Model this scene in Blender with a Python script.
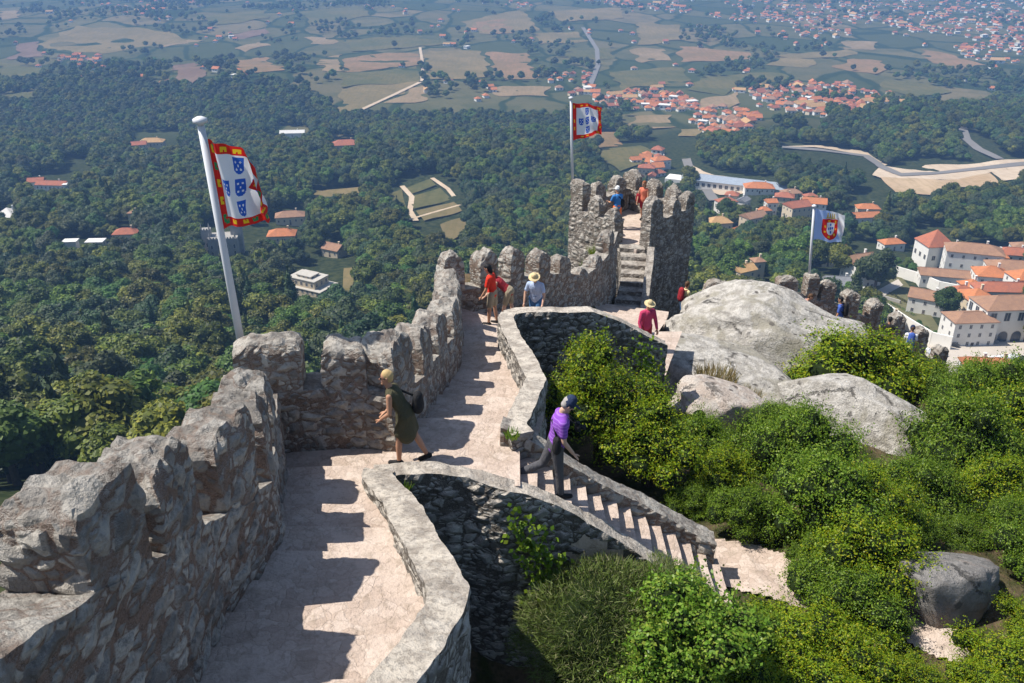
import bpy, math, random
import numpy as np
from mathutils import Vector, Matrix, noise
random.seed(7); noise.seed_set(7)   # same masonry and rocks on every run
rng = np.random.default_rng(7)
R = math.radians
sc = bpy.context.scene
for o in list(bpy.data.objects):
    bpy.data.objects.remove(o)

# ---------------------------------------------------------------- camera
FPX, PITCH = 900.0, R(26.0)
cam_d = bpy.data.cameras.new('camera'); cam = bpy.data.objects.new('camera', cam_d)
sc.collection.objects.link(cam); sc.camera = cam
cam_d.sensor_width = 36.0; cam_d.lens = 36.0 * FPX / 1024
cam_d.clip_start = 0.1; cam_d.clip_end = 60000
cam.location = (0, 0, 0); cam.rotation_euler = (math.pi / 2 - PITCH, 0, 0)
FWD = Vector((0, math.cos(PITCH), -math.sin(PITCH))); UPV = Vector((0, math.sin(PITCH), math.cos(PITCH)))

# ---------------------------------------------------------------- sky, sun, exposure
SUN_EL, SUN_AZ = R(57), R(-86)          # azimuth clockwise from +Y
world = bpy.data.worlds.new('World'); sc.world = world; world.use_nodes = True
wn = world.node_tree.nodes; wl = world.node_tree.links
sky = wn.new('ShaderNodeTexSky'); sky.sky_type = 'NISHITA'; sky.sun_disc = False
sky.sun_elevation = SUN_EL; sky.sun_rotation = SUN_AZ; sky.altitude = 400
wl.new(sky.outputs[0], wn['Background'].inputs[0]); wn['Background'].inputs[1].default_value = 0.10
sd = bpy.data.lights.new('sun', 'SUN'); sd.energy = 4.7; sd.angle = R(0.53); sd.color = (1.0, 0.94, 0.85)
sun = bpy.data.objects.new('sun', sd); sc.collection.objects.link(sun)
sdir = Vector((math.sin(SUN_AZ) * math.cos(SUN_EL), math.cos(SUN_AZ) * math.cos(SUN_EL), math.sin(SUN_EL)))
sun.rotation_euler = sdir.to_track_quat('Z', 'Y').to_euler(); sun.location = sdir * 200
sc.view_settings.view_transform = 'Standard'; sc.view_settings.look = 'None'
sc.view_settings.exposure = 0.52; sc.view_settings.gamma = 1.0
sc.view_settings.use_curve_mapping = False
HAZE = 0.00021
sc.cycles.max_bounces = 6; sc.cycles.diffuse_bounces = 2; sc.cycles.glossy_bounces = 2
sc.cycles.transmission_bounces = 3; sc.cycles.volume_bounces = 0; sc.cycles.transparent_max_bounces = 6
sc.cycles.use_denoising = True

# ---------------------------------------------------------------- survey helpers (photo bearings -> metres)
def ray(u, v):
    return FWD + Vector((1, 0, 0)) * ((u - 512) / FPX) + UPV * (-(v - 341.5) / FPX)
def pz(u, v, z):
    d = ray(u, v); return d * (z / d.z)
def py(u, v, y):
    d = ray(u, v); return d * (y / d.y)
def proj(p):
    d = p[1] * FWD.y + p[2] * FWD.z
    return (512 + FPX * p[0] / d, 341.5 - FPX * (p[1] * UPV.y + p[2] * UPV.z) / d, d)

def interp(x, tab):
    if x <= tab[0][0]: return tab[0][1]
    for (a, b), (c, d) in zip(tab, tab[1:]):
        if x <= c: return b + (d - b) * (x - a) / (c - a)
    return tab[-1][1]

# ---------------------------------------------------------------- object helpers
def link(o, parent=None):
    sc.collection.objects.link(o)
    if parent is not None: o.parent = parent
    return o
def tag(o, label=None, cat=None, group=None, kind=None):
    if label: o['label'] = label
    if cat: o['category'] = cat
    if group: o['group'] = group
    if kind: o['kind'] = kind
    return o
def empty(name, loc, rz=0.0, label=None, cat=None, group=None):
    o = bpy.data.objects.new(name, None); o.empty_display_size = 0.3
    o.location = loc; o.rotation_euler = (0, 0, rz)
    return tag(link(o), label, cat, group)
def mesh_obj(name, V, F, mats, parent=None, origin=None, mi=None, smooth=True, local=False):
    """V in world metres unless local; origin = where the object's own origin sits."""
    me = bpy.data.meshes.new(name)
    V = np.asarray(V, dtype=float)
    o = bpy.data.objects.new(name, me)
    if parent is not None and not local: V = V - np.array(parent.location)
    elif origin is not None and not local: V = V - np.array(origin)
    if origin is not None: o.location = origin
    me.from_pydata(V.tolist(), [], [list(f) for f in F])
    for m in (mats if isinstance(mats, (list, tuple)) else [mats]): me.materials.append(m)
    if mi is not None: me.polygons.foreach_set('material_index', np.asarray(mi, dtype=np.int32))
    me.polygons.foreach_set('use_smooth', np.full(len(me.polygons), smooth))
    me.update()
    return link(o, parent)
def dup_tree(o, parent=None):
    c = o.copy(); link(c, parent)
    for ch in list(o.children): dup_tree(ch, c)
    return c

class MB:
    """collects pieces of one mesh"""
    def __init__(s): s.V = []; s.F = []; s.M = []
    def add(s, V, F, m=0):
        b = len(s.V); s.V += [tuple(v) for v in V]; s.F += [tuple(i + b for i in f) for f in F]; s.M += [m] * len(F)
    def box(s, x0, y0, z0, x1, y1, z1, m=0):
        V = [(x, y, z) for z in (z0, z1) for y in (y0, y1) for x in (x0, x1)]
        s.add(V, [(0, 2, 3, 1), (4, 5, 7, 6), (0, 1, 5, 4), (2, 6, 7, 3), (0, 4, 6, 2), (1, 3, 7, 5)], m)
    def tube(s, pts, rad, n=8, m=0):
        pts = [Vector(p) for p in pts]
        rad = rad if isinstance(rad, (list, tuple)) else [rad] * len(pts)
        b = []; V = []; F = []
        for i, p in enumerate(pts):
            d = (pts[min(i + 1, len(pts) - 1)] - pts[max(i - 1, 0)]).normalized()
            a = d.orthogonal().normalized() if i == 0 else (b[-1] - d * b[-1].dot(d)).normalized()
            b.append(a); c = d.cross(a)
            for k in range(n):
                t = 2 * math.pi * k / n
                V.append(p + (a * math.cos(t) + c * math.sin(t)) * rad[i])
        for i in range(len(pts) - 1):
            for k in range(n):
                F.append((i * n + k, i * n + (k + 1) % n, (i + 1) * n + (k + 1) % n, (i + 1) * n + k))
        F.append(tuple(range(n))[::-1]); F.append(tuple(range((len(pts) - 1) * n, len(pts) * n)))
        s.add(V, F, m)
    def ball(s, c, r, nu=10, nv=7, m=0, jit=0, seed=0):
        r = r if isinstance(r, (list, tuple)) else (r, r, r)
        V = []; F = []
        for j in range(nv + 1):
            th = math.pi * j / nv
            for i in range(nu):
                ph = 2 * math.pi * i / nu
                d = Vector((math.sin(th) * math.cos(ph), math.sin(th) * math.sin(ph), math.cos(th)))
                k = 1 + (jit * noise.noise(d * 1.7 + Vector((seed, 0, 0))) if jit else 0)
                V.append((c[0] + d.x * r[0] * k, c[1] + d.y * r[1] * k, c[2] + d.z * r[2] * k))
        for j in range(nv):
            for i in range(nu):
                a, b2 = j * nu + i, j * nu + (i + 1) % nu
                F.append((a, a + nu, b2 + nu, b2))
        s.add(V, F, m)
    def build(s, name, mats, parent=None, origin=None, smooth=False, local=True):
        return mesh_obj(name, s.V, s.F, mats, parent, origin, s.M, smooth, local)

# ---------------------------------------------------------------- materials
class NT:
    def __init__(s, name):
        s.m = bpy.data.materials.new(name); s.m.use_nodes = True
        s.n = s.m.node_tree.nodes; s.l = s.m.node_tree.links
        s.b = s.n['Principled BSDF']; s.out = s.n['Material Output']
    def node(s, t, **kw):
        n = s.n.new('ShaderNode' + t)
        ins = kw.pop('ins', {})
        for k, v in kw.items(): setattr(n, k, v)
        for k, v in ins.items(): s.put(n.inputs[k], v)
        return n
    def put(s, sock, v):
        if hasattr(v, 'is_output'): s.l.new(v, sock)
        elif isinstance(v, (tuple, list)) and sock.type == 'RGBA' and len(v) == 3: sock.default_value = (*v, 1)
        else: sock.default_value = v
    def mix(s, fac, a, b, mode='MIX'):
        n = s.n.new('ShaderNodeMix'); n.data_type = 'RGBA'; n.blend_type = mode
        s.put(n.inputs[0], fac); s.put(n.inputs[6], a); s.put(n.inputs[7], b)
        return n.outputs[2]
    def math(s, op, a, b=0.0, c=0.0, clamp=False):
        n = s.n.new('ShaderNodeMath'); n.operation = op; n.use_clamp = clamp
        s.put(n.inputs[0], a); s.put(n.inputs[1], b)
        if op in ('MULTIPLY_ADD', 'SMOOTH_MIN', 'SMOOTH_MAX'): s.put(n.inputs[2], c)
        return n.outputs[0]
    def step(s, x, lo, hi, smooth=True):
        n = s.n.new('ShaderNodeMapRange'); n.interpolation_type = 'SMOOTHSTEP' if smooth else 'LINEAR'
        s.put(n.inputs[0], x); n.inputs[1].default_value = lo; n.inputs[2].default_value = hi
        return n.outputs[0]
    def ramp(s, x, stops):
        n = s.n.new('ShaderNodeValToRGB'); e = n.color_ramp.elements
        while len(e) < len(stops): e.new(0.5)
        for k, (p, c) in enumerate(stops): e[k].position = p; e[k].color = (*c, 1)
        s.put(n.inputs[0], x); return n.outputs[0]
    def noise(s, vec, scale, detail=4, rough=0.55, dist=0.0):
        n = s.node('TexNoise', ins={'Vector': vec, 'Scale': scale, 'Detail': detail, 'Roughness': rough, 'Distortion': dist})
        return n
    def obj(s): return s.node('TexCoord').outputs['Object']
    def pos(s): return s.node('NewGeometry').outputs['Position']
    def nz(s):
        x = s.node('SeparateXYZ', ins={0: s.node('NewGeometry').outputs['Normal']}); return x.outputs[2]
    def done(s, col, rough=0.9, height=None, hscale=0.02, true_disp=False, spec=0.2):
        s.put(s.b.inputs['Base Color'], col); s.put(s.b.inputs['Roughness'], rough)
        s.b.inputs['Specular IOR Level'].default_value = spec
        if height is not None:
            if true_disp:
                d = s.node('Displacement', ins={'Height': height, 'Midlevel': 0.5, 'Scale': hscale})
                s.l.new(d.outputs[0], s.out.inputs['Displacement']); s.m.displacement_method = 'BOTH'
            else:
                bn = s.node('Bump', ins={'Height': height, 'Distance': hscale, 'Strength': 1.0})
                s.l.new(bn.outputs[0], s.b.inputs['Normal'])
        return s.m

def flat(name, col, rough=0.7, spec=0.3, var=0.12, scale=3.0, metal=0.0):
    t = NT(name); v = t.noise(t.obj(), scale, 4)
    lo = tuple(c * (1 - var) for c in col); hi = tuple(min(1, c * (1 + var)) for c in col)
    t.b.inputs['Metallic'].default_value = metal
    return t.done(t.mix(v.outputs[0], lo, hi), rough, spec=spec)

def rubble(name, scale, stones, mortar, cap, capspot, disp=0.06, dark=0.0, bump=0.5):
    """random rubble masonry: big and small irregular stones bedded in rough mortar; lichen and worn mortar on whatever faces up"""
    t = NT(name); o = t.obj()
    w = t.noise(o, 1.7, 3, 0.5)
    ov = t.node('VectorMath', operation='MULTIPLY_ADD', ins={0: w.outputs['Color'], 1: (0.16, 0.16, 0.16), 2: o}).outputs[0]
    sq = t.node('VectorMath', operation='MULTIPLY', ins={0: ov, 1: (1, 1, 1.45)}).outputs[0]
    fine = t.noise(o, 15, 6, 0.68); mid = t.noise(o, 3.4, 5, 0.6); big = t.noise(o, 0.7, 3); fv = t.noise(o, 60, 3, 0.6)
    nz = t.math('MULTIPLY', t.math('SUBTRACT', fine.outputs[0], 0.5), 0.20)
    def layer(s, lo, hi, keep):
        v = t.node('TexVoronoi', feature='F1', ins={'Vector': sq, 'Scale': s}); e = t.node('TexVoronoi', feature='DISTANCE_TO_EDGE', ins={'Vector': sq, 'Scale': s})
        c = t.node('SeparateColor', ins={0: v.outputs['Color']})
        m = t.step(t.math('ADD', e.outputs[0], nz), lo, hi)
        return t.math('MULTIPLY', m, t.step(c.outputs[2], keep, keep + 0.04)), c.outputs[0], t.step(e.outputs[0], lo, hi + 0.22)
    A, ra, da = layer(scale, 0.05, 0.13, 0.34)
    B, rb, db = layer(scale * 2.1, 0.05, 0.15, 0.28)
    B = t.math('MULTIPLY', B, t.math('SUBTRACT', 1.0, A))
    stone = t.math('ADD', A, B, clamp=True)
    rnd_ = t.node('Mix', data_type='FLOAT', ins={0: A, 2: rb, 3: ra}).outputs[0]
    sc_ = t.ramp(rnd_, stones)
    sc_ = t.mix(t.math('MULTIPLY', t.step(fine.outputs[0], 0.42, 0.7), 0.5), sc_, (0.13, 0.115, 0.10))
    sc_ = t.mix(t.math('MULTIPLY', t.step(mid.outputs[0], 0.5, 0.68), 0.4), sc_, (0.46, 0.44, 0.40))
    mc = t.mix(t.step(fine.outputs[0], 0.34, 0.66), tuple(c * 0.55 for c in mortar), mortar)
    mc = t.mix(t.math('MULTIPLY', t.step(fv.outputs[0], 0.48, 0.6), 0.4), mc, tuple(c * 1.6 for c in mortar))
    col = t.mix(stone, mc, sc_)
    col = t.mix(t.math('MULTIPLY', t.step(big.outputs[0], 0.45, 0.66), 0.25 + dark), col, (0.09, 0.078, 0.068))
    up = t.step(t.math('ADD', t.nz(), t.math('MULTIPLY', t.math('SUBTRACT', mid.outputs[0], 0.5), 0.6)), 0.45, 0.75)
    cc = t.mix(t.step(mid.outputs[0], 0.36, 0.62), capspot, cap)
    cc = t.mix(t.math('MULTIPLY', t.step(fine.outputs[0], 0.48, 0.62), 0.6), cc, tuple(c * 0.55 for c in capspot))
    col = t.mix(t.math('MULTIPLY', up, 0.88), col, cc)
    hs_ = t.math('MULTIPLY_ADD', t.math('MULTIPLY', B, db), 0.6, t.math('MULTIPLY', A, da))
    h = t.math('MULTIPLY', t.math('MULTIPLY', hs_, bump), t.math('MULTIPLY_ADD', up, -0.85, 1.0))
    h = t.math('MULTIPLY_ADD', fine.outputs[0], 0.62, h)
    h = t.math('MULTIPLY_ADD', mid.outputs[0], 0.30, h)
    h = t.math('MULTIPLY_ADD', fv.outputs[0], 0.10, h)
    return t.done(col, 0.95, h, disp, True, 0.1)

GREY_ST = [(0.0, (0.16, 0.14, 0.125)), (0.3, (0.25, 0.228, 0.205)), (0.6, (0.37, 0.342, 0.305)), (1.0, (0.51, 0.475, 0.42))]
M = {}
M['rubble_near'] = rubble('rubble_near', 2.9, GREY_ST, (0.225, 0.155, 0.12), (0.42, 0.395, 0.355), (0.20, 0.185, 0.165), 0.085)
M['rubble'] = rubble('rubble', 3.9, GREY_ST, (0.23, 0.168, 0.132), (0.45, 0.42, 0.37), (0.22, 0.20, 0.18), 0.06)
M['rubble_mossy'] = rubble('rubble_mossy', 4.0, [(0.0, (0.16, 0.16, 0.155)), (0.5, (0.28, 0.275, 0.265)), (1.0, (0.42, 0.41, 0.385))],
                           (0.11, 0.097, 0.084), (0.60, 0.54, 0.46), (0.38, 0.335, 0.285), 0.055, 0.15, 0.6)
M['rubble_tower'] = rubble('rubble_tower', 3.8, GREY_ST, (0.22, 0.185, 0.155), (0.46, 0.42, 0.37), (0.23, 0.205, 0.18), 0.07, 0.0)

def paving(name):
    t = NT(name); o = t.obj()
    w = t.noise(o, 3.0, 4)
    ov = t.node('VectorMath', operation='MULTIPLY_ADD', ins={0: w.outputs['Color'], 1: (0.35, 0.35, 0.0), 2: o}).outputs[0]
    v = t.node('TexVoronoi', feature='F1', ins={'Vector': ov, 'Scale': 6.5})
    e = t.node('TexVoronoi', feature='DISTANCE_TO_EDGE', ins={'Vector': ov, 'Scale': 6.5})
    rgb = t.node('SeparateColor', ins={0: v.outputs['Color']})
    f = t.noise(o, 22, 6, 0.7); g = t.noise(o, 1.1, 5, 0.6); k = t.noise(o, 5.5, 5, 0.65); m = t.noise(o, 0.5, 4)
    c = t.ramp(rgb.outputs[0], [(0, (0.44, 0.348, 0.29)), (0.5, (0.51, 0.41, 0.345)), (1, (0.57, 0.475, 0.41))])
    c = t.mix(t.math('MULTIPLY', t.step(f.outputs[0], 0.38, 0.68), 0.45), c, (0.37, 0.29, 0.23))
    c = t.mix(t.math('MULTIPLY', t.step(g.outputs[0], 0.40, 0.65), 0.5), c, (0.60, 0.505, 0.435))
    c = t.mix(t.math('MULTIPLY', t.step(k.outputs[0], 0.50, 0.66), 0.6), c, (0.34, 0.275, 0.22))
    c = t.mix(t.math('MULTIPLY', t.step(m.outputs[0], 0.52, 0.68), 0.35), c, (0.40, 0.34, 0.28))
    j = t.step(t.math('ADD', e.outputs[0], t.math('MULTIPLY', f.outputs[0], 0.10)), 0.05, 0.13)
    j = t.math('MAXIMUM', j, t.step(g.outputs[0], 0.50, 0.60))
    c = t.mix(t.math('MULTIPLY_ADD', j, 0.32, 0.68), (0.33, 0.265, 0.21), c)
    h = t.math('MULTIPLY_ADD', f.outputs[0], 0.55, t.math('MULTIPLY_ADD', k.outputs[0], 0.8, t.math('MULTIPLY', j, 0.14)))
    return t.done(c, 0.92, h, 0.030, False, 0.12)
M['paving'] = paving('paving')

def boulder_mat(name, a, b, spot, lich):
    t = NT(name); o = t.obj()
    f = t.noise(o, 4, 8, 0.72); g = t.noise(o, 0.9, 6, 0.65, 0.6); h2 = t.noise(o, 24, 6, 0.72); st = t.noise(t.node('VectorMath', operation='MULTIPLY', ins={0: o, 1: (0.5, 0.9, 3.0)}).outputs[0], 1.6, 6, 0.65)
    c = t.mix(t.step(f.outputs[0], 0.40, 0.60), a, b)
    c = t.mix(t.math('MULTIPLY', t.step(g.outputs[0], 0.50, 0.60), 0.75), c, lich)
    c = t.mix(t.math('MULTIPLY', t.step(st.outputs[0], 0.55, 0.66), 0.6), c, tuple(x * 0.55 for x in a))
    v = t.node('TexVoronoi', feature='F1', ins={'Vector': o, 'Scale': 1.9})
    sp = t.math('MULTIPLY', t.step(t.math('ADD', v.outputs[0], t.math('MULTIPLY', f.outputs[0], 0.6)), 0.47, 0.40), 0.85)
    c = t.mix(sp, c, spot)
    c = t.mix(t.math('MULTIPLY', t.step(h2.outputs[0], 0.53, 0.64), 0.6), c, tuple(x * 1.5 for x in spot))
    dv = t.node('VectorMath', operation='MULTIPLY_ADD', ins={0: f.outputs['Color'], 1: (0.5, 0.5, 0.5), 2: o}).outputs[0]
    e = t.node('TexVoronoi', feature='DISTANCE_TO_EDGE', ins={'Vector': dv, 'Scale': 0.42})
    cr = t.math('MAXIMUM', t.step(e.outputs[0], 0.0, 0.02), t.step(g.outputs[0], 0.42, 0.47))
    c = t.mix(t.math('MULTIPLY_ADD', cr, 0.6, 0.4), tuple(x * 0.8 for x in spot), c)
    hh = t.math('MULTIPLY_ADD', f.outputs[0], 1.0, t.math('MULTIPLY_ADD', h2.outputs[0], 0.35, t.math('MULTIPLY_ADD', cr, 0.5, t.math('MULTIPLY', st.outputs[0], 0.5))))
    return t.done(c, 0.95, hh, 0.14, False, 0.1)
M['boulder'] = boulder_mat('boulder', (0.40, 0.375, 0.335), (0.62, 0.59, 0.54), (0.12, 0.11, 0.10), (0.34, 0.315, 0.25))
M['boulder_pink'] = boulder_mat('boulder_pink', (0.50, 0.42, 0.36), (0.64, 0.58, 0.52), (0.13, 0.11, 0.10), (0.42, 0.40, 0.37))
M['boulder_grey'] = boulder_mat('boulder_grey', (0.23, 0.22, 0.21), (0.33, 0.315, 0.30), (0.10, 0.10, 0.095), (0.33, 0.26, 0.22))

def leaf_mat(name, cols, trans=0.35, objvar=0.25, rough=0.55):
    """cols: dark->light->odd leaf colours picked per leaf"""
    t = NT(name)
    isl = t.node('NewGeometry').outputs['Random Per Island']
    oi = t.node('ObjectInfo').outputs['Random']
    n = len(cols)
    c = t.ramp(isl, [(i / (n - 1), k) for i, k in enumerate(cols)])
    hv = t.node('HueSaturation', ins={'Color': c})
    t.put(hv.inputs['Value'], t.math('MULTIPLY_ADD', oi, objvar * 2, 1 - objvar))
    oi2 = t.math('FRACT', t.math('MULTIPLY', oi, 17.31))
    t.put(hv.inputs['Hue'], t.math('MULTIPLY_ADD', oi2, 0.09 * (objvar > 0.2), 0.5 - 0.055 * (objvar > 0.2)))
    t.put(t.b.inputs['Base Color'], hv.outputs[0]); t.b.inputs['Roughness'].default_value = rough
    t.b.inputs['Specular IOR Level'].default_value = 0.25
    tr = t.node('BsdfTranslucent', ins={'Color': hv.outputs[0]})
    mx = t.node('MixShader', ins={0: trans, 1: t.b.outputs[0], 2: tr.outputs[0]})
    t.l.new(mx.outputs[0], t.out.inputs[0])
    return t.m
M['leaf_oak'] = leaf_mat('leaf_oak', [(0.034, 0.056, 0.010), (0.064, 0.102, 0.014), (0.10, 0.142, 0.018), (0.15, 0.180, 0.022)], 0.2, 0.48)
M['leaf_light'] = leaf_mat('leaf_light', [(0.05, 0.095, 0.02), (0.08, 0.15, 0.03), (0.11, 0.19, 0.04)], 0.25, 0.25)
M['leaf_dark'] = leaf_mat('leaf_dark', [(0.020, 0.040, 0.016), (0.038, 0.066, 0.021), (0.060, 0.092, 0.028)], 0.12, 0.3)
M['leaf_shrub'] = leaf_mat('leaf_shrub', [(0.055, 0.11, 0.008), (0.10, 0.19, 0.014), (0.16, 0.26, 0.02), (0.25, 0.33, 0.035)], 0.35, 0.16, 0.45)
M['leaf_yellow'] = leaf_mat('leaf_yellow', [(0.085, 0.155, 0.006), (0.145, 0.24, 0.010), (0.22, 0.31, 0.012), (0.38, 0.36, 0.014)], 0.35, 0.1, 0.45)
M['leaf_bright'] = leaf_mat('leaf_bright', [(0.09, 0.19, 0.015), (0.14, 0.27, 0.025), (0.20, 0.33, 0.04), (0.30, 0.36, 0.05)], 0.35, 0.08, 0.4)
M['leaf_broom'] = leaf_mat('leaf_broom', [(0.07, 0.11, 0.02), (0.105, 0.155, 0.03), (0.15, 0.20, 0.05), (0.21, 0.20, 0.11)], 0.2, 0.08, 0.6)
M['dry_grass'] = leaf_mat('dry_grass', [(0.20, 0.15, 0.07), (0.30, 0.23, 0.11), (0.16, 0.16, 0.05)], 0.2, 0.1, 0.7)
M['bark'] = flat('bark', (0.10, 0.075, 0.055), 0.95, 0.1, 0.4, 6)
M['soil'] = None
# ================================================================ TERRAIN
PROF = [(0, -16), (25, -24), (45, -36), (100, -70), (140, -92), (182, -110), (298, -146), (470, -178), (670, -205),
        (1050, -238), (1700, -251), (3000, -254), (12000, -254)]
BUMPS = [(-40, 800, 150, 100, 16), (430, 1010, 190, 130, 26), (-420, 1350, 350, 200, 22), (120, 760, 90, 70, -6),
         (250, 760, 120, 90, 10), (-250, 560, 120, 90, 8), (-120, 2300, 500, 350, 12), (-900, 2200, 500, 300, 18)]
def T(x, y):
    d = math.hypot(max(y, 0), 0.35 * x) if y > 0 else math.hypot(0.6 * y, 0.35 * x)
    z = interp(d, PROF)
    a = min(1, max(0, (d - 60) / 150)); b = 1 if d < 900 else max(0.35, 1 - (d - 900) / 900)
    z += a * b * (7 * noise.noise(Vector((x / 140, y / 140, 3))) + 3 * noise.noise(Vector((x / 45, y / 45, 9))))
    for cx, cy, sx, sy, h in BUMPS:
        q = ((x - cx) / sx) ** 2 + ((y - cy) / sy) ** 2
        if q < 9: z += h * math.exp(-q)
    # the palace square and its garden are levelled
    q = max(abs(x - 175) / 75, abs(y - 330) / 70)
    if q < 1.5:
        k = 1 if q < 1 else 1 - (q - 1) / 0.5
        z = z * (1 - k) + (interp(y, [(260, -140.5), (300, -146), (330, -149), (400, -158)])) * k
    return z
def tp(u, v, dz=0.0, y0=60):
    """where the bearing through photo point (u, v) meets the terrain"""
    d = ray(u, v); t = y0 / d.y; st = 6.0
    while t < 12000:
        p = d * t
        if p.z < T(p.x, p.y) + dz:
            lo, hi = t - st, t
            for _ in range(12):
                m = (lo + hi) / 2; q = d * m
                if q.z < T(q.x, q.y) + dz: hi = m
                else: lo = m
            return d * hi
        st = max(3, t * 0.012); t += st
    return d * 12000

def ground_material():
    t = NT('ground_cover'); p = t.pos()
    s = t.node('SeparateXYZ', ins={0: p})
    n1 = t.noise(p, 0.02, 6, 0.6); n2 = t.noise(p, 0.3, 5, 0.6); n3 = t.noise(p, 0.0035, 4)
    wood = t.mix(t.step(n2.outputs[0], 0.35, 0.65), (0.020, 0.030, 0.014), (0.050, 0.058, 0.026))
    st = t.node('VectorMath', operation='MULTIPLY', ins={0: p, 1: (1.0, 0.55, 0)}).outputs[0]
    wv = t.node('VectorMath', operation='MULTIPLY_ADD', ins={0: t.noise(p, 0.006, 3).outputs['Color'], 1: (60, 60, 0), 2: st}).outputs[0]
    v = t.node('TexVoronoi', feature='F1', ins={'Vector': wv, 'Scale': 0.009})
    e = t.node('TexVoronoi', feature='DISTANCE_TO_EDGE', ins={'Vector': wv, 'Scale': 0.009})
    rgb = t.node('SeparateColor', ins={0: v.outputs['Color']})
    fld = t.ramp(rgb.outputs[0], [(0, (0.055, 0.072, 0.028)), (0.3, (0.10, 0.10, 0.045)), (0.5, (0.18, 0.15, 0.075)),
                                  (0.7, (0.075, 0.085, 0.035)), (0.85, (0.24, 0.18, 0.10)), (1, (0.05, 0.068, 0.027))])
    fld = t.mix(t.math('MULTIPLY', t.step(n1.outputs[0], 0.4, 0.65), 0.5), fld, (0.055, 0.07, 0.03))
    fld = t.mix(t.math('MULTIPLY', t.step(n2.outputs[0], 0.5, 0.7), 0.4), fld, (0.05, 0.06, 0.028))
    hedge = t.step(t.math('ADD', e.outputs[0], t.math('MULTIPLY', n2.outputs[0], 0.05)), 0.05, 0.085)
    fld = t.mix(t.math('MULTIPLY_ADD', hedge, 0.75, 0.0), (0.030, 0.046, 0.020), fld)
    far = t.step(t.math('MULTIPLY_ADD', n3.outputs[0], 500, s.outputs[1]), 1150, 1350)
    c = t.mix(far, wood, fld)
    return t.done(c, 1.0, spec=0.0)
M['ground'] = ground_material()

def build_ground():
    rs = [22.0]
    while rs[-1] < 12500: rs.append(rs[-1] * 1.045 + 0.5)
    th = [math.pi / 2 + R(a) for a in np.concatenate([np.arange(-40, 40, 0.8), np.arange(40, 320, 4)])]
    V = [(0, 0, T(0, 0))]; F = []; n = len(th)
    for r in rs:
        for a in th:
            x, y = r * math.cos(a), r * math.sin(a); V.append((x, y, T(x, y)))
    for k in range(n): F.append((0, 1 + k, 1 + (k + 1) % n))
    for i in range(len(rs) - 1):
        b = 1 + i * n
        for k in range(n):
            k2 = (k + 1) % n
            F.append((b + k, b + n + k, b + n + k2, b + k2))
    return tag(mesh_obj('terrain', V, F, M['ground']), kind='structure')
build_ground()

# near hill top the castle stands on
def HZ(x, y):
    z = -10.55 - 0.10 * max(0, y - 12) - 0.05 * max(0, x - 6) - 0.14 * max(0, min(y, 27) - 14) * min(1, max(0, (x - 2.5) / 3))
    z -= 0.55 * max(0, y - 31) ** 1.25 if y > 31 else 0
    z -= 0.75 * max(0, y - 24.6) * min(1, max(0, (x - 8.5) / 3.5))
    z -= 0.9 * max(0, -x - 3.2) + 3.0 * max(0, -x - 2.2) * min(1, max(0, (y - 12.5) / 2))
    z -= 0.10 * max(0, x - 17) ** 1.5
    z -= 0.25 * max(0, 7 - y) * (x > 0)
    # ditch between the two parapets
    z -= 1.1 * math.exp(-((x - 0.4) / 1.2) ** 2 - ((y - 9) / 2.2) ** 2)
    z += 0.22 * noise.noise(Vector((x * 0.5, y * 0.5, 1))) + 0.10 * noise.noise(Vector((x * 1.6, y * 1.6, 5)))
    return z
def soil_mat():
    t = NT('hillside_soil'); o = t.obj(); a = t.noise(o, 1.4, 6, 0.65); b = t.noise(o, 12, 5, 0.65)
    c = t.mix(t.step(a.outputs[0], 0.4, 0.6), (0.055, 0.06, 0.025), (0.15, 0.11, 0.07))
    c = t.mix(t.math('MULTIPLY', t.step(b.outputs[0], 0.45, 0.65), 0.6), c, (0.05, 0.045, 0.03))
    return t.done(c, 1.0, b.outputs[0], 0.06, spec=0.0)
M['soil'] = soil_mat()
def build_hillside():
    xs = np.arange(-9, 46, 0.35); ys = np.arange(-6, 60, 0.35); V = []; F = []
    for y in ys:
        for x in xs: V.append((x, y, HZ(x, y)))
    n = len(xs)
    for j in range(len(ys) - 1):
        for i in range(n - 1): F.append((j * n + i, j * n + i + 1, (j + 1) * n + i + 1, (j + 1) * n + i))
    tag(mesh_obj('hillside', V, F, M['soil']), kind='structure')
build_hillside()
def hzp(u, v):
    d = ray(u, v); t = 5.0
    while t < 60:
        p = d * t
        if p.z < HZ(p.x, p.y): return p
        t += 0.04
    return d * 30

# ================================================================ MASONRY BUILDERS
_gb = {}
def grid_box(na, nb, nc):
    key = (na, nb, nc)
    if key in _gb: return _gb[key]
    idx = {}; V = []; F = []
    def vid(i, j, k):
        if (i, j, k) not in idx: idx[(i, j, k)] = len(V); V.append((i / na, j / nb, k / nc))
        return idx[(i, j, k)]
    for i in range(na):
        for j in range(nb):
            F.append((vid(i, j, 0), vid(i, j + 1, 0), vid(i + 1, j + 1, 0), vid(i + 1, j, 0)))
            F.append((vid(i, j, nc), vid(i + 1, j, nc), vid(i + 1, j + 1, nc), vid(i, j + 1, nc)))
        for k in range(nc):
            F.append((vid(i, 0, k), vid(i + 1, 0, k), vid(i + 1, 0, k + 1), vid(i, 0, k + 1)))
            F.append((vid(i, nb, k), vid(i, nb, k + 1), vid(i + 1, nb, k + 1), vid(i + 1, nb, k)))
    for j in range(nb):
        for k in range(nc):
            F.append((vid(0, j, k), vid(0, j, k + 1), vid(0, j + 1, k + 1), vid(0, j + 1, k)))
            F.append((vid(na, j, k), vid(na, j + 1, k), vid(na, j + 1, k + 1), vid(na, j, k + 1)))
    _gb[key] = (V, F); return _gb[key]

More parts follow.
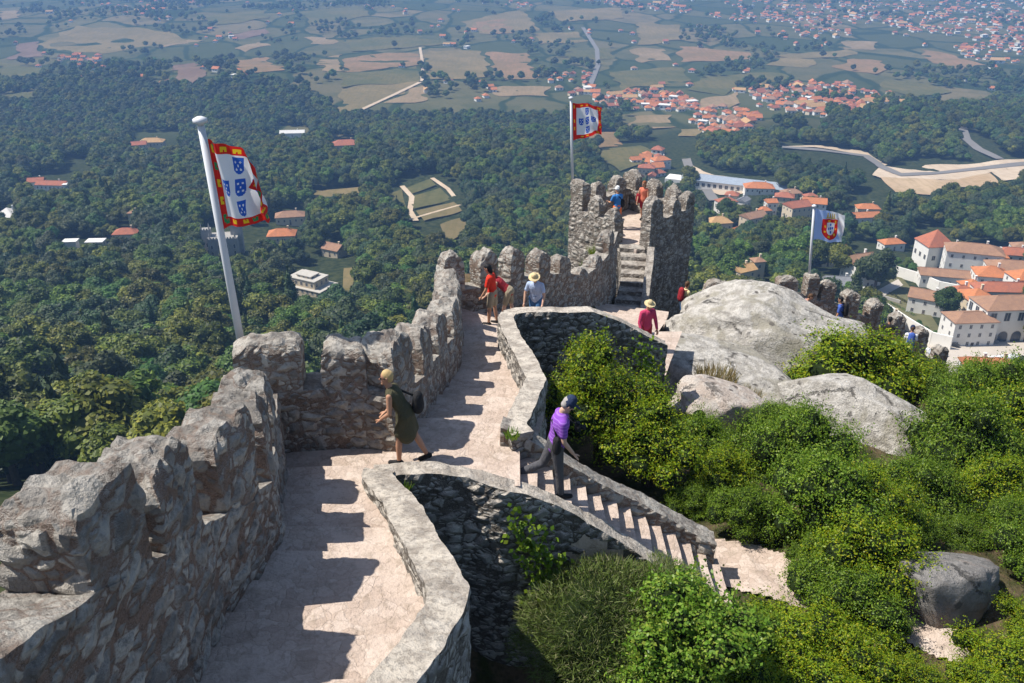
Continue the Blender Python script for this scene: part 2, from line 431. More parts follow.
class Path:
    """plan polyline with heights; s in metres. side=+1: thickness goes to the left of travel, -1: right"""
    def __init__(s, pts, side):
        s.p = [Vector(q[:2]) for q in pts]; s.q = [tuple(q[2:]) for q in pts]; s.side = side
        s.s = [0.0]
        for a, b in zip(s.p, s.p[1:]): s.s.append(s.s[-1] + (b - a).length)
        s.L = s.s[-1]
        nn = []
        for i in range(len(s.p)):
            n = Vector((0, 0))
            for a, b in ((i - 1, i), (i, i + 1)):
                if a >= 0 and b < len(s.p):
                    d = (s.p[b] - s.p[a]).normalized(); n += Vector((-d.y, d.x))
            n.normalize(); nn.append(n * side)
        s.n = nn
    def at(s, t):
        t = min(max(t, 0), s.L)
        for i in range(len(s.p) - 1):
            if t <= s.s[i + 1] or i == len(s.p) - 2:
                k = (t - s.s[i]) / max(1e-6, s.s[i + 1] - s.s[i])
                p = s.p[i].lerp(s.p[i + 1], k); n = s.n[i].lerp(s.n[i + 1], k).normalized()
                q = tuple(a + (b - a) * k for a, b in zip(s.q[i], s.q[i + 1]))
                return p, n, q
    def s_of_y(s, y):
        for i in range(len(s.p) - 1):
            a, b = s.p[i].y, s.p[i + 1].y
            if (a - y) * (b - y) <= 0 and abs(a - b) > 1e-6: return s.s[i] + (y - a) / (b - a) * (s.s[i + 1] - s.s[i])
        return 0.0 if abs(s.p[0].y - y) < abs(s.p[-1].y - y) else s.L
    def s_of_x(s, x):
        for i in range(len(s.p) - 1):
            a, b = s.p[i].x, s.p[i + 1].x
            if (a - x) * (b - x) <= 0 and abs(a - b) > 1e-6: return s.s[i] + (x - a) / (b - a) * (s.s[i + 1] - s.s[i])
        return 0.0 if abs(s.p[0].x - x) < abs(s.p[-1].x - x) else s.L

def jit(p, amp, f=0.9):
    v = noise.noise_vector(Vector(p) * f) * amp + noise.noise_vector(Vector(p) * f * 3.1) * amp * 0.5
    v += noise.noise_vector(Vector(p) * f * 7.5) * amp * 0.28
    return (p[0] + v.x, p[1] + v.y, p[2] + v.z)

def wall_mesh(path, s0, s1, thick, zb, zt, res, amp=0.05, rnd=0.0, dome=0.0, inset=0.0, batter=0.0):
    """solid masonry along path between s0 and s1. zb/zt: fn(q) or number"""
    L = s1 - s0
    q0 = path.at((s0 + s1) / 2)[2]
    hh = (zt(q0) if callable(zt) else zt) - (zb(q0) if callable(zb) else zb)
    na, nb, nc = max(3, round(L / res)), max(3, round(thick / res)), max(3, round(abs(hh) / res))
    V0, F = grid_box(na, nb, nc); V = []
    for a, b, c in V0:
        p, n, q = path.at(s0 + a * L)
        z0 = zb(q) if callable(zb) else zb; z1 = zt(q) if callable(zt) else zt
        aa, bb = a, b
        H = z1 - z0
        ztop = z0 + c * H
        if rnd > 0:
            dt = (1 - c) * H                    # metres below the top
            if dt < rnd:
                k = 1 - dt / rnd
                sh = 0.30 * (k ** 2.0)
                ea, eb = 2 * a - 1, 2 * b - 1
                sc_ = 1 - sh
                aa = 0.5 + ea * 0.5 * sc_; bb = 0.5 + eb * 0.5 * (1 - sh * 0.75)
                ztop += dome * k * (1 - abs(ea) ** 2.2) * (1 - 0.5 * abs(eb) ** 2)
        p, n, _ = path.at(s0 + aa * L)
        if rnd > 0 and c > 0.5: ztop += (c - .5) * 0.18 * noise.noise(Vector((p.x * 3.1, p.y * 3.1, b * 1.7))) + (c - .5) * 0.12 * noise.noise(Vector((p.x * 8, p.y * 8, b * 4)))
        off = inset + bb * (thick - 2 * inset) - (batter * (1 - c) if b < 0.5 else -batter * (1 - c))
        w = (p.x + n.x * off, p.y + n.y * off, ztop)
        V.append(jit(w, amp))
    if path.side > 0: pass
    return V, F
def orient(V, F):
    # outward faces: flip if signed volume is negative
    vol = 0.0
    for f in F[:: max(1, len(F) // 4000)]:
        a = Vector(V[f[0]])
        for i in range(1, len(f) - 1): vol += a.dot(Vector(V[f[i]]).cross(Vector(V[f[i + 1]])))
    return F
def add_wall(name, path, thick, zb, zt, res, mat, label, cat='wall', merlons=(), mer_name='merlon', amp=0.05, group=None, origin=None, batter=0.0):
    p, n, q = path.at(path.L / 2)
    org = (p.x, p.y, (zb(q) if callable(zb) else zb)) if origin is None else origin
    root = empty(name, org, 0, label, cat, group)
    V, F = wall_mesh(path, 0, path.L, thick, zb, zt, res, amp, batter=batter)
    fix_mesh('wall_body', V, F, mat, root)
    for m in merlons:
        s0, s1, top = m[:3]
        V, F = wall_mesh(path, s0, s1, thick, lambda q: (zt(q) if callable(zt) else zt) - 0.12, top, res, amp * 0.8,
                         rnd=m[3] if len(m) > 3 else 0.42, dome=m[4] if len(m) > 4 else 0.10, inset=0.012)
        fix_mesh(mer_name, V, F, mat, root)
    return root
def fix_mesh(name, V, F, mat, parent, origin=None):
    o = mesh_obj(name, V, F, mat, parent, origin, smooth=False)
    import bmesh
    bm = bmesh.new(); bm.from_mesh(o.data)
    bmesh.ops.recalc_face_normals(bm, faces=bm.faces); bm.to_mesh(o.data); bm.free()
    return o

# ================================================================ BATTLEMENTS
# --- near wall on the left: runs away from the viewer, walk on its right
def q_of(u, v, y): return py(u, v, y).z
W1 = Path([(-3.25, 2.6, -5.6, -3.1), (-3.15, 4.2, -6.1, -4.25), (-3.13, 5.2, -6.35, -4.60), (-2.95, 6.2, -6.6, -5.05), (-3.02, 7.3, -6.85, -5.55),
           (-2.85, 8.2, -7.0, -5.95), (-2.88, 9.0, -7.15, -6.25), (-3.2, 10.4, -7.4, -6.45), (-3.5, 11.75, -7.7, -6.60)], 1)
def m_y(P, y0, y1, top, *r): return (P.s_of_y(y0), P.s_of_y(y1), top) + r
mer1 = [m_y(W1, 3.0, 4.1, -2.7), m_y(W1, 5.2, 5.98, -3.93, 0.12, 0.05), m_y(W1, 6.2, 7.08, -4.36, 0.22, 0.10), m_y(W1, 7.58, 8.5, -4.88, 0.14, 0.06), m_y(W1, 8.95, 9.72, -5.36, 0.3, 0.12),
        m_y(W1, 10.1, 10.85, -5.68, 0.3, 0.12)]
add_wall('battlement_wall', W1, 0.66, lambda q: q[0] - 2.6, lambda q: q[1], 0.055, M['rubble_near'],
         'rough battlement wall nearest the viewer, big weathered merlons beside the lower walk', 'wall', mer1, amp=0.05, group='castle battlement walls')
# --- cross wall facing the viewer
W2 = Path([(-4.12, 11.72, -7.7, -6.62), (-2.9, 11.95, -7.7, -6.66), (-1.85, 11.95, -7.7, -6.70)], 1)
def m_u(P, u0, u1, y, top, *r): 
    return (P.s_of_x(py(u0, 380, y).x), P.s_of_x(py(u1, 380, y).x), top) + r
mer2 = [(0.03, 0.98, -5.88, 0.14, 0.03), (P0 := W2.s_of_x(-2.86), W2.s_of_x(-2.2), py(340, 350, 12.0).z, 0.16, 0.06)]
add_wall('battlement_wall', W2, 0.55, lambda q: q[0] - 2.6, lambda q: q[1], 0.06, M['rubble'],
         'short battlement wall behind the leaning woman, two square merlons facing the viewer', 'wall', mer2, amp=0.05, group='castle battlement walls')
# --- long wall up the middle, in line with the view
W3 = Path([(-1.82, 11.85, -7.72, -6.75), (-1.50, 13.2, -7.95, -7.1), (-1.36, 14.5, -8.3, -7.4), (-1.08, 16.7, -8.8, -7.9), (-1.15, 19.0, -9.35, -8.4),
           (-1.34, 21.0, -9.8, -8.9), (-1.42, 22.6, -10.1, -9.3)], 1)
tops3 = [(12.0, 12.85, q_of(402, 347, 12.2)), (13.35, 14.15, q_of(424, 336, 13.6)), (14.75, 15.6, -6.95), (16.2, 17.05, -7.3), (17.65, 18.5, -7.66),
         (19.05, 19.85, -7.98), (20.35, 21.1, -8.28)]
mer3 = [m_y(W3, a, b, t, 0.26, 0.10) for a, b, t in tops3]
add_wall('battlement_wall', W3, 0.62, lambda q: q[0] - 3.0, lambda q: q[1], 0.075, M['rubble'],
         'long battlement wall seen end on, its merlons stepping down along the middle stair walk', 'wall', mer3, amp=0.05, group='castle battlement walls')
# --- far wall curving to the tower
pts4 = [(445, 22.3), (491, 23.0), (518, 24.0), (545, 25.0), (566, 26.1), (584, 27.2), (600, 28.4), (613, 29.6), (618, 30.8)]
tops4 = {445: 258, 491: 254, 518: 252, 545: 254, 566: 258, 584: 272, 600: 258, 613: 234}
P4 = []
for u, y in pts4:
    zc = interp(y, [(22.3, -9.45), (24, -9.7), (26, -10.3), (27.2, -10.9), (28.4, -11.0), (29.6, -10.9), (31, -10.6)])
    x = (u - 512) / FPX * (y * FWD.y - zc * 0.4384)
    P4.append((x, y, zc - 1.2, zc))
W4 = Path(P4, 1)
mer4 = []
for i, (u, y) in enumerate(pts4[:-1]):
    if u == 445:
        s = 0.0; mer4.append((0.0, 0.62, q_of(447, 260, 22.4), 0.4, 0.14)); continue
    s = W4.s[i]; hw = 0.31 if u < 550 else 0.36
    mer4.append((s - hw, min(W4.L, s + hw), q_of(u, tops4[u] + 1, y), 0.26, 0.12))
add_wall('battlement_wall', W4, 0.5, lambda q: q[0] - 3.5, lambda q: q[1], 0.085, M['rubble'],
         'far battlement wall with pale rounded merlons curving behind the red shirted hikers to the tower', 'wall', mer4, amp=0.05, group='castle battlement walls')

# ================================================================ WALKS
def strip(name, pairs, riser, label=None, w=14, kind='structure', extend=0.25, depth=0.9):
    """walk between left/right points (x,y,z); shallow steps whose risers are about every `riser` metres"""
    V = []; F = []
    rows = []
    C = [((Vector(a) + Vector(b)) / 2) for a, b in pairs]
    for (a0, b0), (a1, b1) in zip(pairs, pairs[1:]):
        L = ((Vector(a1) + Vector(b1)) / 2 - (Vector(a0) + Vector(b0)) / 2).length
        n = max(1, round(L / riser))
        for k in range(n):
            sub = 4
            for j in range(sub + 1):
                kk = (k + j / sub) / n
                fl = (k + 0.15 + 0.75 * (j / sub)) / n if riser < 50 else kk
                a = Vector(a0).lerp(Vector(a1), kk); b = Vector(b0).lerp(Vector(b1), kk)
                zz = Vector(a0).lerp(Vector(a1), k / n + 0.12 * j / sub / n).z if riser < 50 else a.z
                zr = Vector(b0).lerp(Vector(b1), k / n + 0.12 * j / sub / n).z if riser < 50 else b.z
                a.z = zz; b.z = zr
                rows.append((a, b))
    for a, b in rows:
        d = (b - a); d2 = Vector((d.x, d.y, 0)).normalized() * extend
        for i in range(w + 1):
            p = (a - d2).lerp(b + d2, i / w)
            q = p + Vector((0, 0.05 * noise.noise(p * 1.3), 0.022 * noise.noise(p * 1.1) + 0.012 * noise.noise(p * 4)))
            V.append(tuple(q))
    for r in range(len(rows) - 1):
        for i in range(w):
            F.append((r * (w + 1) + i, r * (w + 1) + i + 1, (r + 1) * (w + 1) + i + 1, (r + 1) * (w + 1) + i))
    o = mesh_obj(name, V, F, M['paving'], smooth=False)
    return tag(o, kind='structure')
def P3(p): return (p.x, p.y, p.z)
lowA = [((-3.2, 3.0, -5.75), (-1.2, 3.0, -5.75)), ((-3.1, 4.6, -6.25), (-1.1, 4.6, -6.25)),
        ((-3.0, 6.1, -6.62), P3(pz(362, 686, -6.6))), ((-3.05, 7.3, -6.86), P3(pz(430, 603, -6.86))),
        ((-2.85, 8.6, -7.08), P3(pz(408, 560, -7.08))), ((-3.05, 9.9, -7.36), P3(pz(386, 514, -7.36))), ((-3.45, 11.1, -7.58), P3(pz(364, 472, -7.58)))]
strip('lower_walk', lowA, 0.62)
strip('landing', [((-3.5, 10.98, -7.685), (-0.13, 10.93, -7.685)), ((-3.5, 12.2, -7.70), (-0.13, 12.2, -7.70)), ((-2.0, 12.9, -7.71), (-0.13, 12.9, -7.71))], 100, w=24)
upC = [((-1.78, 12.1, -7.74), (0.12, 12.1, -7.74)), ((-1.50, 13.2, -8.0), (0.30, 13.3, -8.0)), ((-1.36, 14.5, -8.3), (0.27, 14.4, -8.3)),
       ((-1.08, 16.7, -8.8), (-0.08, 16.9, -8.8)), ((-1.15, 19.0, -9.35), (-0.20, 18.8, -9.35)), ((-1.34, 21.4, -9.92), (0.35, 20.3, -9.92)), ((-1.3, 22.4, -10.12), (1.2, 20.5, -10.12))]
strip('upper_walk', upC, 0.6)
farD = [((-1.3, 22.3, -10.14), (1.3, 20.0, -10.2)), ((-0.4, 23.0, -10.4), (2.2, 20.6, -10.5)), ((1.1, 25.0, -11.2), (3.4, 23.2, -11.3)),
        ((2.4, 27.2, -12.2), (4.6, 26.0, -12.2)), ((3.3, 29.2, -12.9), (5.2, 28.6, -12.9))]
strip('far_walk', farD, 0.7)
strip('side_walk', [((1.25, 22.2, -10.3), (1.25, 19.9, -10.3)), ((4.7, 22.6, -10.98), (4.0, 20.5, -10.98))], 0.8)

# ================================================================ PARAPETS
def parapet(pix, side, thick, zb, res, mat, label, amp=0.042):
    pts = [tuple(pz(u, v, z)) for u, v, z in pix]
    P = Path([(p[0], p[1], p[2]) for p in pts], side)
    return add_wall('stone_parapet', P, thick, zb, lambda q: q[0], res, mat, label, 'parapet', (), amp=amp, group='low parapets along the stairs')
parapet([(345, 760, -5.72), (361, 684, -6.15), (398, 640, -6.25), (424, 604, -6.36), (428, 590, -6.42), (405, 545, -6.62), (384, 506, -6.95), (362, 474, -7.28), (366, 468, -7.33)], -1, 0.42,
        lambda q: -12.2, 0.075, M['rubble_mossy'], 'low parapet with pale worn top curving beside the lower walk above the dark ditch')
parapet([(374, 464, -7.34), (400, 462, -7.35), (440, 462, -7.40), (470, 466, -7.50), (500, 476, -7.60), (530, 487, -7.82), (565, 500, -8.15), (604, 522, -8.60), (640, 544, -9.0), (676, 568, -9.4)], -1, 0.30,
        lambda q: -12.4, 0.075, M['rubble_mossy'], 'sloping parapet on the near side of the steps the purple shirted man descends')
parapet([(512, 436, -7.42), (503, 424, -7.42), (514, 402, -7.45), (526, 376, -7.66), (514, 352, -8.0), (503, 332, -8.2), (497, 318, -8.44), (501, 313, -8.5)], -1, 0.36,
        lambda q: -12.8, 0.085, M['rubble_mossy'], 'curved parapet with pale top along the right side of the upper walk')
parapet([(503, 312, -8.5), (520, 309, -8.5), (545, 307, -8.5), (590, 306, -8.55), (625, 321, -9.05), (664, 341, -9.65)], -1, 0.30,
        lambda q: -13.2, 0.085, M['rubble_mossy'], 'dark faced parapet wall behind the round yellow green shrub, its top sloping right')
parapet([(500, 428, -7.36), (530, 440, -7.55), (566, 464, -8.05), (604, 486, -8.55), (640, 503, -9.0), (680, 524, -9.45), (716, 545, -9.85)], 1, 0.36,
        lambda q: -11.6, 0.06, M['rubble'], 'sloping parapet beyond the descending steps, below the round shrub', amp=0.035)

# ================================================================ SIDE STAIRCASE (the purple man walks down it)
def step_mesh(x0, x1, y0, y1, zt, zb, seed):
    V0, F = grid_box(3, 8, 3); V = []
    for a, b, c in V0:
        p = (x0 + (x1 - x0) * a, y0 + (y1 - y0) * b, zb + (zt - zb) * c)
        n = noise.noise_vector(Vector(p) * 2.3 + Vector((seed, 0, 0)))
        V.append((p[0] + n.x * 0.03, p[1], p[2] + n.z * 0.018))
    return V, F
st = empty('stone_staircase', (1.7, 11.6, -10.4), 0, 'side staircase of pale worn steps going down to the right under the purple shirted man', 'staircase', 'castle staircases')
NST = 13
for k in range(NST):
    x0 = 0.02 + k * 3.45 / NST
    V, F = step_mesh(x0, x0 + 3.45 / NST + 0.10, 10.92 + 0.004 * k, 12.45 - 0.004 * k, -7.80 - (k + 0.45) * 2.55 / NST, -10.9, k)
    o = mesh_obj('step', V, F, M['paving'], st, smooth=False)
# tower staircase
ts = empty('stone_staircase', (4.2, 30.6, -13.3), 0, 'narrow grey staircase climbing to the top of the round cornered tower', 'staircase', 'castle staircases')
A, B = Vector((3.85, 28.9, 0)), Vector((4.62, 33.1, 0))
dv = (B - A); dn = dv.normalized(); rt = Vector((dn.y, -dn.x, 0))
for k in range(9):
    zt = -13.35 + (k + 1) * 1.40 / 9
    V0, F = grid_box(2, 5, 3); V = []
    for a, b, c in V0:
        p = A + dv * ((k + a * 1.15) / 9) + rt * (b - 0.5 + 0.28 * math.sin((k + a) / 9 * 3.1)) * 0.95
        V.append((p.x, p.y, -14.2 + (zt + 14.2) * c + 0.02 * noise.noise(p * 3)))
    fix_mesh('step', V, F, M['rubble_tower'], ts)

# ================================================================ TOWER
N_, Rr, Ff, Lf = Vector((4.75, 32.2)), Vector((7.35, 35.0)), Vector((5.1, 38.4)), Vector((2.35, 35.2))
tw = empty('castle_tower', (4.9, 35.2, -18), 0, 'square rubble tower with merlons and a flagpole, two visitors on top', 'tower')
def quad_prism(c4, z0, z1, res, amp, batter=0.25):
    L = (c4[1] - c4[0]).length; n = max(4, round(L / res)); nz_ = max(4, round((z1 - z0) / res))
    V0, F = grid_box(n, n, nz_); V = []
    cen = sum(c4, Vector((0, 0))) / 4
    for a, b, c in V0:
        p = (c4[0].lerp(c4[1], a)).lerp(c4[3].lerp(c4[2], a), b)
        p = cen + (p - cen) * (1 + batter * 0.12 * (1 - c))
        V.append(jit((p.x, p.y, z0 + (z1 - z0) * c), amp, 0.7))
    return V, F
V, F = quad_prism([N_, Rr, Ff, Lf], -18.5, -12.1, 0.11, 0.09); fix_mesh('tower_body', V, F, M['rubble_tower'], tw)
inn = lambda p: p.lerp(Vector((4.9, 35.2)), 0.10)
pl = [inn(p) for p in (N_, Rr, Ff, Lf)]
V, F = quad_prism(pl, -12.2, -11.96, 0.2, 0.02, 0); fix_mesh('platform', V, F, M['paving'], tw)
def tower_wall(a, b, zc, mer, s0=0.0, s1=None):
    P = Path([(a.x, a.y, 0), (b.x, b.y, 0)], 1)
    s1 = P.L if s1 is None else s1
    V, F = wall_mesh(P, s0, s1, 0.45, -12.25, zc, 0.10, 0.05); fix_mesh('tower_parapet', V, F, M['rubble_tower'], tw)
    for m0, m1, top, *rr in mer:
        V, F = wall_mesh(P, m0 * P.L, m1 * P.L, 0.43, zc - 0.1, top, 0.09, 0.04, rnd=rr[0] if rr else 0.28, dome=rr[1] if rr else 0.16, inset=0.012); fix_mesh('merlon', V, F, M['rubble_tower'], tw)
tower_wall(N_, Rr, -11.05, [(0.20, 0.42, -10.2), (0.60, 0.75, -10.6), (0.84, 1.02, -10.52)], 0.75)
tower_wall(Rr, Ff, -11.05, [(0.16, 0.32, -10.5), (0.45, 0.61, -10.5), (0.77, 0.98, -10.45)])
tower_wall(Ff, Lf, -11.05, [(0.20, 0.38, -10.5), (0.54, 0.72, -10.5)])
tower_wall(Lf, N_, -11.1, [(-0.08, 0.18, -9.98, 0.10, 0.02), (0.27, 0.43, -10.5), (0.52, 0.66, -10.75)], 0.0, 2.6)
# stair parapet of the tower (pale top, right of the steps)
Pp = Path([(5.15, 32.3, -11.75), (5.0, 31.5, -11.95), (4.8, 30.5, -12.45), (4.6, 29.5, -12.95), (4.5, 28.8, -13.15)], 1)
add_wall('stone_parapet', Pp, 0.26, lambda q: -15.5, lambda q: q[0], 0.08, M['rubble_tower'], 'slim pale topped parapet on the right of the tower stair', 'parapet', (), amp=0.02, group='low parapets along the stairs')

# --- outer wall going down to the right, behind the boulders
P5 = []
for u, v, y in [(776, 296, 31.5), (800, 297, 31.6), (830, 303, 31.8), (858, 314, 32), (884, 327, 32.3), (912, 344, 32.6), (940, 366, 33), (962, 386, 33.4)]:
    p = py(u, v, y); P5.append((p.x, p.y, p.z))
W5 = Path(P5, 1)
mer5 = []
for u0, u1, top, y in [(779, 798, 281, 31.5), (807, 819, 277, 31.7), (822, 836, 284, 31.8), (846, 861, 295, 31.9), (870, 884, 305, 32.1), (894, 907, 318, 32.4), (916, 929, 332, 32.7), (938, 949, 350, 33)]:
    zz = py((u0 + u1) / 2, top, y).z
    xa, xb = py(u0, top + 10, y).x, py(u1, top + 10, y).x
    mer5.append((W5.s_of_x(xa), W5.s_of_x(xb), zz, 0.14, 0.06))
add_wall('battlement_wall', W5, 0.5, lambda q: q[0] - 5.0, lambda q: q[0], 0.1, M['rubble'],
         'outer battlement wall dropping to the right behind the pale boulders', 'wall', mer5, group='castle battlement walls')
strip('outer_walk', [((q[0] + 0.05, q[1] - 0.02, q[2] - 1.15), (q[0] - 0.15, q[1] - 2.2, q[2] - 1.15)) for q in P5], 0.8)
p = py(713, 306, 31.0)
Wx = Path([(p.x - 0.6, p.y + 0.2, p.z), (p.x + 0.9, p.y, p.z)], 1)
add_wall('battlement_wall', Wx, 0.5, lambda q: q[0] - 4, lambda q: q[0], 0.1, M['rubble'], 'single rounded merlon and wall stub between the tower and the boulder', 'wall',
         [(0.25, 1.2, py(713, 286, 31).z, 0.35, 0.12)], group='castle battlement walls')

# ================================================================ BOULDERS
def boulder(label, cu, cv, y, rad, mat, rot=0.0, seed=0, tilt=0.0, n=5, rough=0.18, name='boulder', peak=0.0, at=None):
    import bmesh
    bm = bmesh.new(); bmesh.ops.create_icosphere(bm, subdivisions=n, radius=1.0)
    c = at if at is not None else py(cu, cv, y); sv = Vector((seed * 7.3, seed * 1.7, 0))
    gp = random.Random(seed); planes = []
    for j in range(10):
        q_ = Vector((gp.gauss(0, 1), gp.gauss(0, 1), gp.gauss(0, 0.8))).normalized(); planes.append((q_, gp.uniform(0.62, 0.80)))
    for w in bm.verts:
        d = w.co.copy()
        k = 1 + rough * noise.noise(d * 1.3 + sv) + rough * 0.5 * noise.noise(d * 3.0 + sv) + rough * 0.16 * noise.noise(d * 8 + sv) + rough * 0.06 * noise.noise(d * 22 + sv)
        # joints: flatten along a few random planes
        for nn, lim in planes:
            e = d.dot(nn) * k
            if e > lim: k *= 1 - 0.85 * (e - lim) / e
        p = Vector((d.x * rad[0], d.y * rad[1], d.z * rad[2])) * k
        if peak: p.z += peak * math.exp(-((d.x + 0.12) / 0.36) ** 2 - (d.y / 0.8) ** 2) * max(0, d.z)
        w.co = p
    me = bpy.data.meshes.new(name); bm.to_mesh(me); bm.free()
    me.materials.append(mat); me.polygons.foreach_set('use_smooth', np.ones(len(me.polygons), bool))
    o = bpy.data.objects.new(name, me); o.location = c; o.rotation_euler = (0, tilt, rot)
    return tag(link(o), label, 'boulder', 'granite boulders on the hill top')
boulder('largest pale boulder with a peaked top, behind the other rocks', 768, 369, 26.0, (4.6, 2.9, 2.0), M['boulder'], R(-10), 33, R(5), 6, 0.24, peak=0.55)
boulder('long low pale slab boulder lying in front of the largest boulder', 735, 386, 22.4, (3.1, 1.8, 1.0), M['boulder'], R(-14), 5, R(12), 6, 0.2)
boulder('smaller pinkish boulder in front, left of the other rocks', 720, 408, 20.0, (1.35, 1.1, 0.85), M['boulder_pink'], 0, 8, 0.1, 5, 0.2)
boulder('pale elongated boulder sloping right among the shrubs', 868, 424, 19.8, (2.8, 1.5, 1.15), M['boulder'], R(-18), 11, R(18), 6, 0.22)
boulder('smooth dark grey boulder standing alone beside the lower path', 950, 598, 12.6, (1.12, 0.85, 0.78), M['boulder_grey'], 0.4, 18, 0.2, 5, 0.26, at=hzp(950, 622) + Vector((0, 0.45, 0.28)))

# ================================================================ PATHS on the near hill
def hill_patch(name, poly, dz=0.02, mat=None, y=None):
    pts = [hzp(u, v) for u, v in poly]
    import bmesh
    c = sum(pts, Vector()) / len(pts)
    bm = bmesh.new()
    xs = [p.x for p in pts]; ys = [p.y for p in pts]
    def inside(x, y):
        r = False; j = len(pts) - 1
        for i in range(len(pts)):
            if (ys[i] > y) != (ys[j] > y) and x < (xs[j] - xs[i]) * (y - ys[i]) / (ys[j] - ys[i]) + xs[i]: r = not r
            j = i
        return r
    st_ = 0.08; V = {}; F = []
    gx = np.arange(min(xs), max(xs) + st_, st_); gy = np.arange(min(ys), max(ys) + st_, st_)
    VV = []
    def vid(i, j):
        if (i, j) not in V:
            x, y = gx[i], gy[j]; V[(i, j)] = len(VV); VV.append((x, y, HZ(x, y) + dz + 0.03 + 0.02 * noise.noise(Vector((x * 3, y * 3, 0)))))
        return V[(i, j)]
    for i in range(len(gx) - 1):
        for j in range(len(gy) - 1):
            if inside(gx[i] + st_ / 2 + 0.1 * noise.noise(Vector((gx[i] * 2, gy[j] * 2, 4))), gy[j] + st_ / 2):
                F.append((vid(i, j), vid(i + 1, j), vid(i + 1, j + 1), vid(i, j + 1)))
    return tag(mesh_obj(name, VV, F, mat or M['paving'], smooth=False), kind='structure')
hill_patch('path', [(686, 545), (712, 541), (760, 548), (800, 568), (860, 585), (930, 618), (980, 650), (965, 672), (900, 640), (840, 618), (780, 604), (735, 592), (700, 576)])
# ================================================================ FOLIAGE
def leaf_cloud(lobes, n, size, seed, fill=0.35, asp=0.62, up=0.25, cup=0.0):
    """n leaves scattered in the outer shell of a set of ellipsoid lobes; returns verts, quads"""
    g = np.random.default_rng(seed)
    L = np.array([[*c, *r] for c, r in lobes]); area = (L[:, 3] * L[:, 4] + L[:, 3] * L[:, 5] + L[:, 4] * L[:, 5])
    pick = g.choice(len(L), n, p=area / area.sum())
    d = g.normal(size=(n, 3)); d /= np.linalg.norm(d, axis=1)[:, None]
    d[:, 2] = np.where(d[:, 2] < -0.55, -d[:, 2], d[:, 2])
    k = 1 - fill * g.random(n) ** 1.6
    k += 0.10 * g.normal(size=n) * (g.random(n) < 0.25)
    pos = L[pick, :3] + d * L[pick, 3:] * k[:, None]
    nrm = d / L[pick, 3:]; nrm /= np.linalg.norm(nrm, axis=1)[:, None]
    nrm = nrm + g.normal(size=(n, 3)) * 0.55; nrm[:, 2] += up
    nrm /= np.linalg.norm(nrm, axis=1)[:, None]
    t = np.cross(nrm, g.normal(size=(n, 3))); t /= np.linalg.norm(t, axis=1)[:, None]
    b = np.cross(nrm, t)
    s = size * (0.65 + 0.7 * g.random(n))[:, None]
    V = np.stack([pos - t * s * 0.5, pos + b * s * 0.5 * asp, pos + t * s * 0.5, pos - b * s * 0.5 * asp], 1).reshape(-1, 3)
    F = np.arange(4 * n).reshape(-1, 4)
    return V, F
def leaves_obj(name, V, F, mat, parent, core=None, core_mat=None):
    F = F.tolist(); mi = [0] * len(F); mats = [mat]
    if core:
        mb = MB()
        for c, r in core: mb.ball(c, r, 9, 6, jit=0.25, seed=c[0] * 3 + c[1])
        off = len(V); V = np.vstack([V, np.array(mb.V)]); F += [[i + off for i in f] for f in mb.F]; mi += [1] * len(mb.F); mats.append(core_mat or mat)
    return mesh_obj(name, V, F, mats, parent, None, mi, False, True)
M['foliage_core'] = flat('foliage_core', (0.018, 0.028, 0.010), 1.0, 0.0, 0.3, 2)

def lobes_round(g, n, R0, H, squash=0.8):
    out = [((0, 0, H), (R0 * 0.8, R0 * 0.8, R0 * squash * 0.85))]
    for i in range(n):
        a = 2 * math.pi * (i + g.random() * 0.7) / n; e = g.uniform(-0.25, 0.75)
        rr = R0 * g.uniform(0.34, 0.52); ro = R0 * g.uniform(0.55, 0.72) * math.cos(e * 0.9)
        out.append(((ro * math.cos(a), ro * math.sin(a), H + R0 * squash * 0.75 * math.sin(e)), (rr, rr, rr * 0.85)))
    for i in range(3):
        a = 6.28 * g.random(); rr = R0 * g.uniform(0.3, 0.42)
        out.append(((R0 * 0.3 * math.cos(a), R0 * 0.3 * math.sin(a), H + R0 * squash * g.uniform(0.6, 0.8)), (rr, rr, rr * 0.85)))
    return out

TREES = []      # prototypes: (root, kind)
def trunk_mb(h, r, g, limbs=4, spread=2.0):
    mb = MB(); mb.tube([(0, 0, -1.5), (0.1, 0, h * 0.5), (0.15, 0.1, h)], [r * 1.25, r, r * 0.7], 7)
    for i in range(limbs):
        a = 6.28 * (i + g.random() * 0.5) / limbs
        mb.tube([(0.12, 0.05, h * 0.75), (spread * 0.5 * math.cos(a), spread * 0.5 * math.sin(a), h * 1.05), (spread * math.cos(a), spread * math.sin(a), h * 1.3)],
                [r * 0.5, r * 0.35, r * 0.15], 5)
    return mb
def proto_round(seed, R0, H, mat, n=1150, size=0.55, squash=0.85, name='broadleaf_tree'):
    g = random.Random(seed); lb = lobes_round(g, 9, R0, H, squash)
    root = empty(name, (0, 0, 0))
    V, F = leaf_cloud(lb, int(n * 2.3), size, seed, 0.3, 0.7, 0.35)
    cr = leaves_obj('crown', V, F, mat, root, [(c, tuple(x * 0.86 for x in r)) for c, r in lb], mat)
    trunk_mb(H * 0.75, 0.32, g).build('trunk', M['bark'], root)
    TREES.append((root, cr)); return root
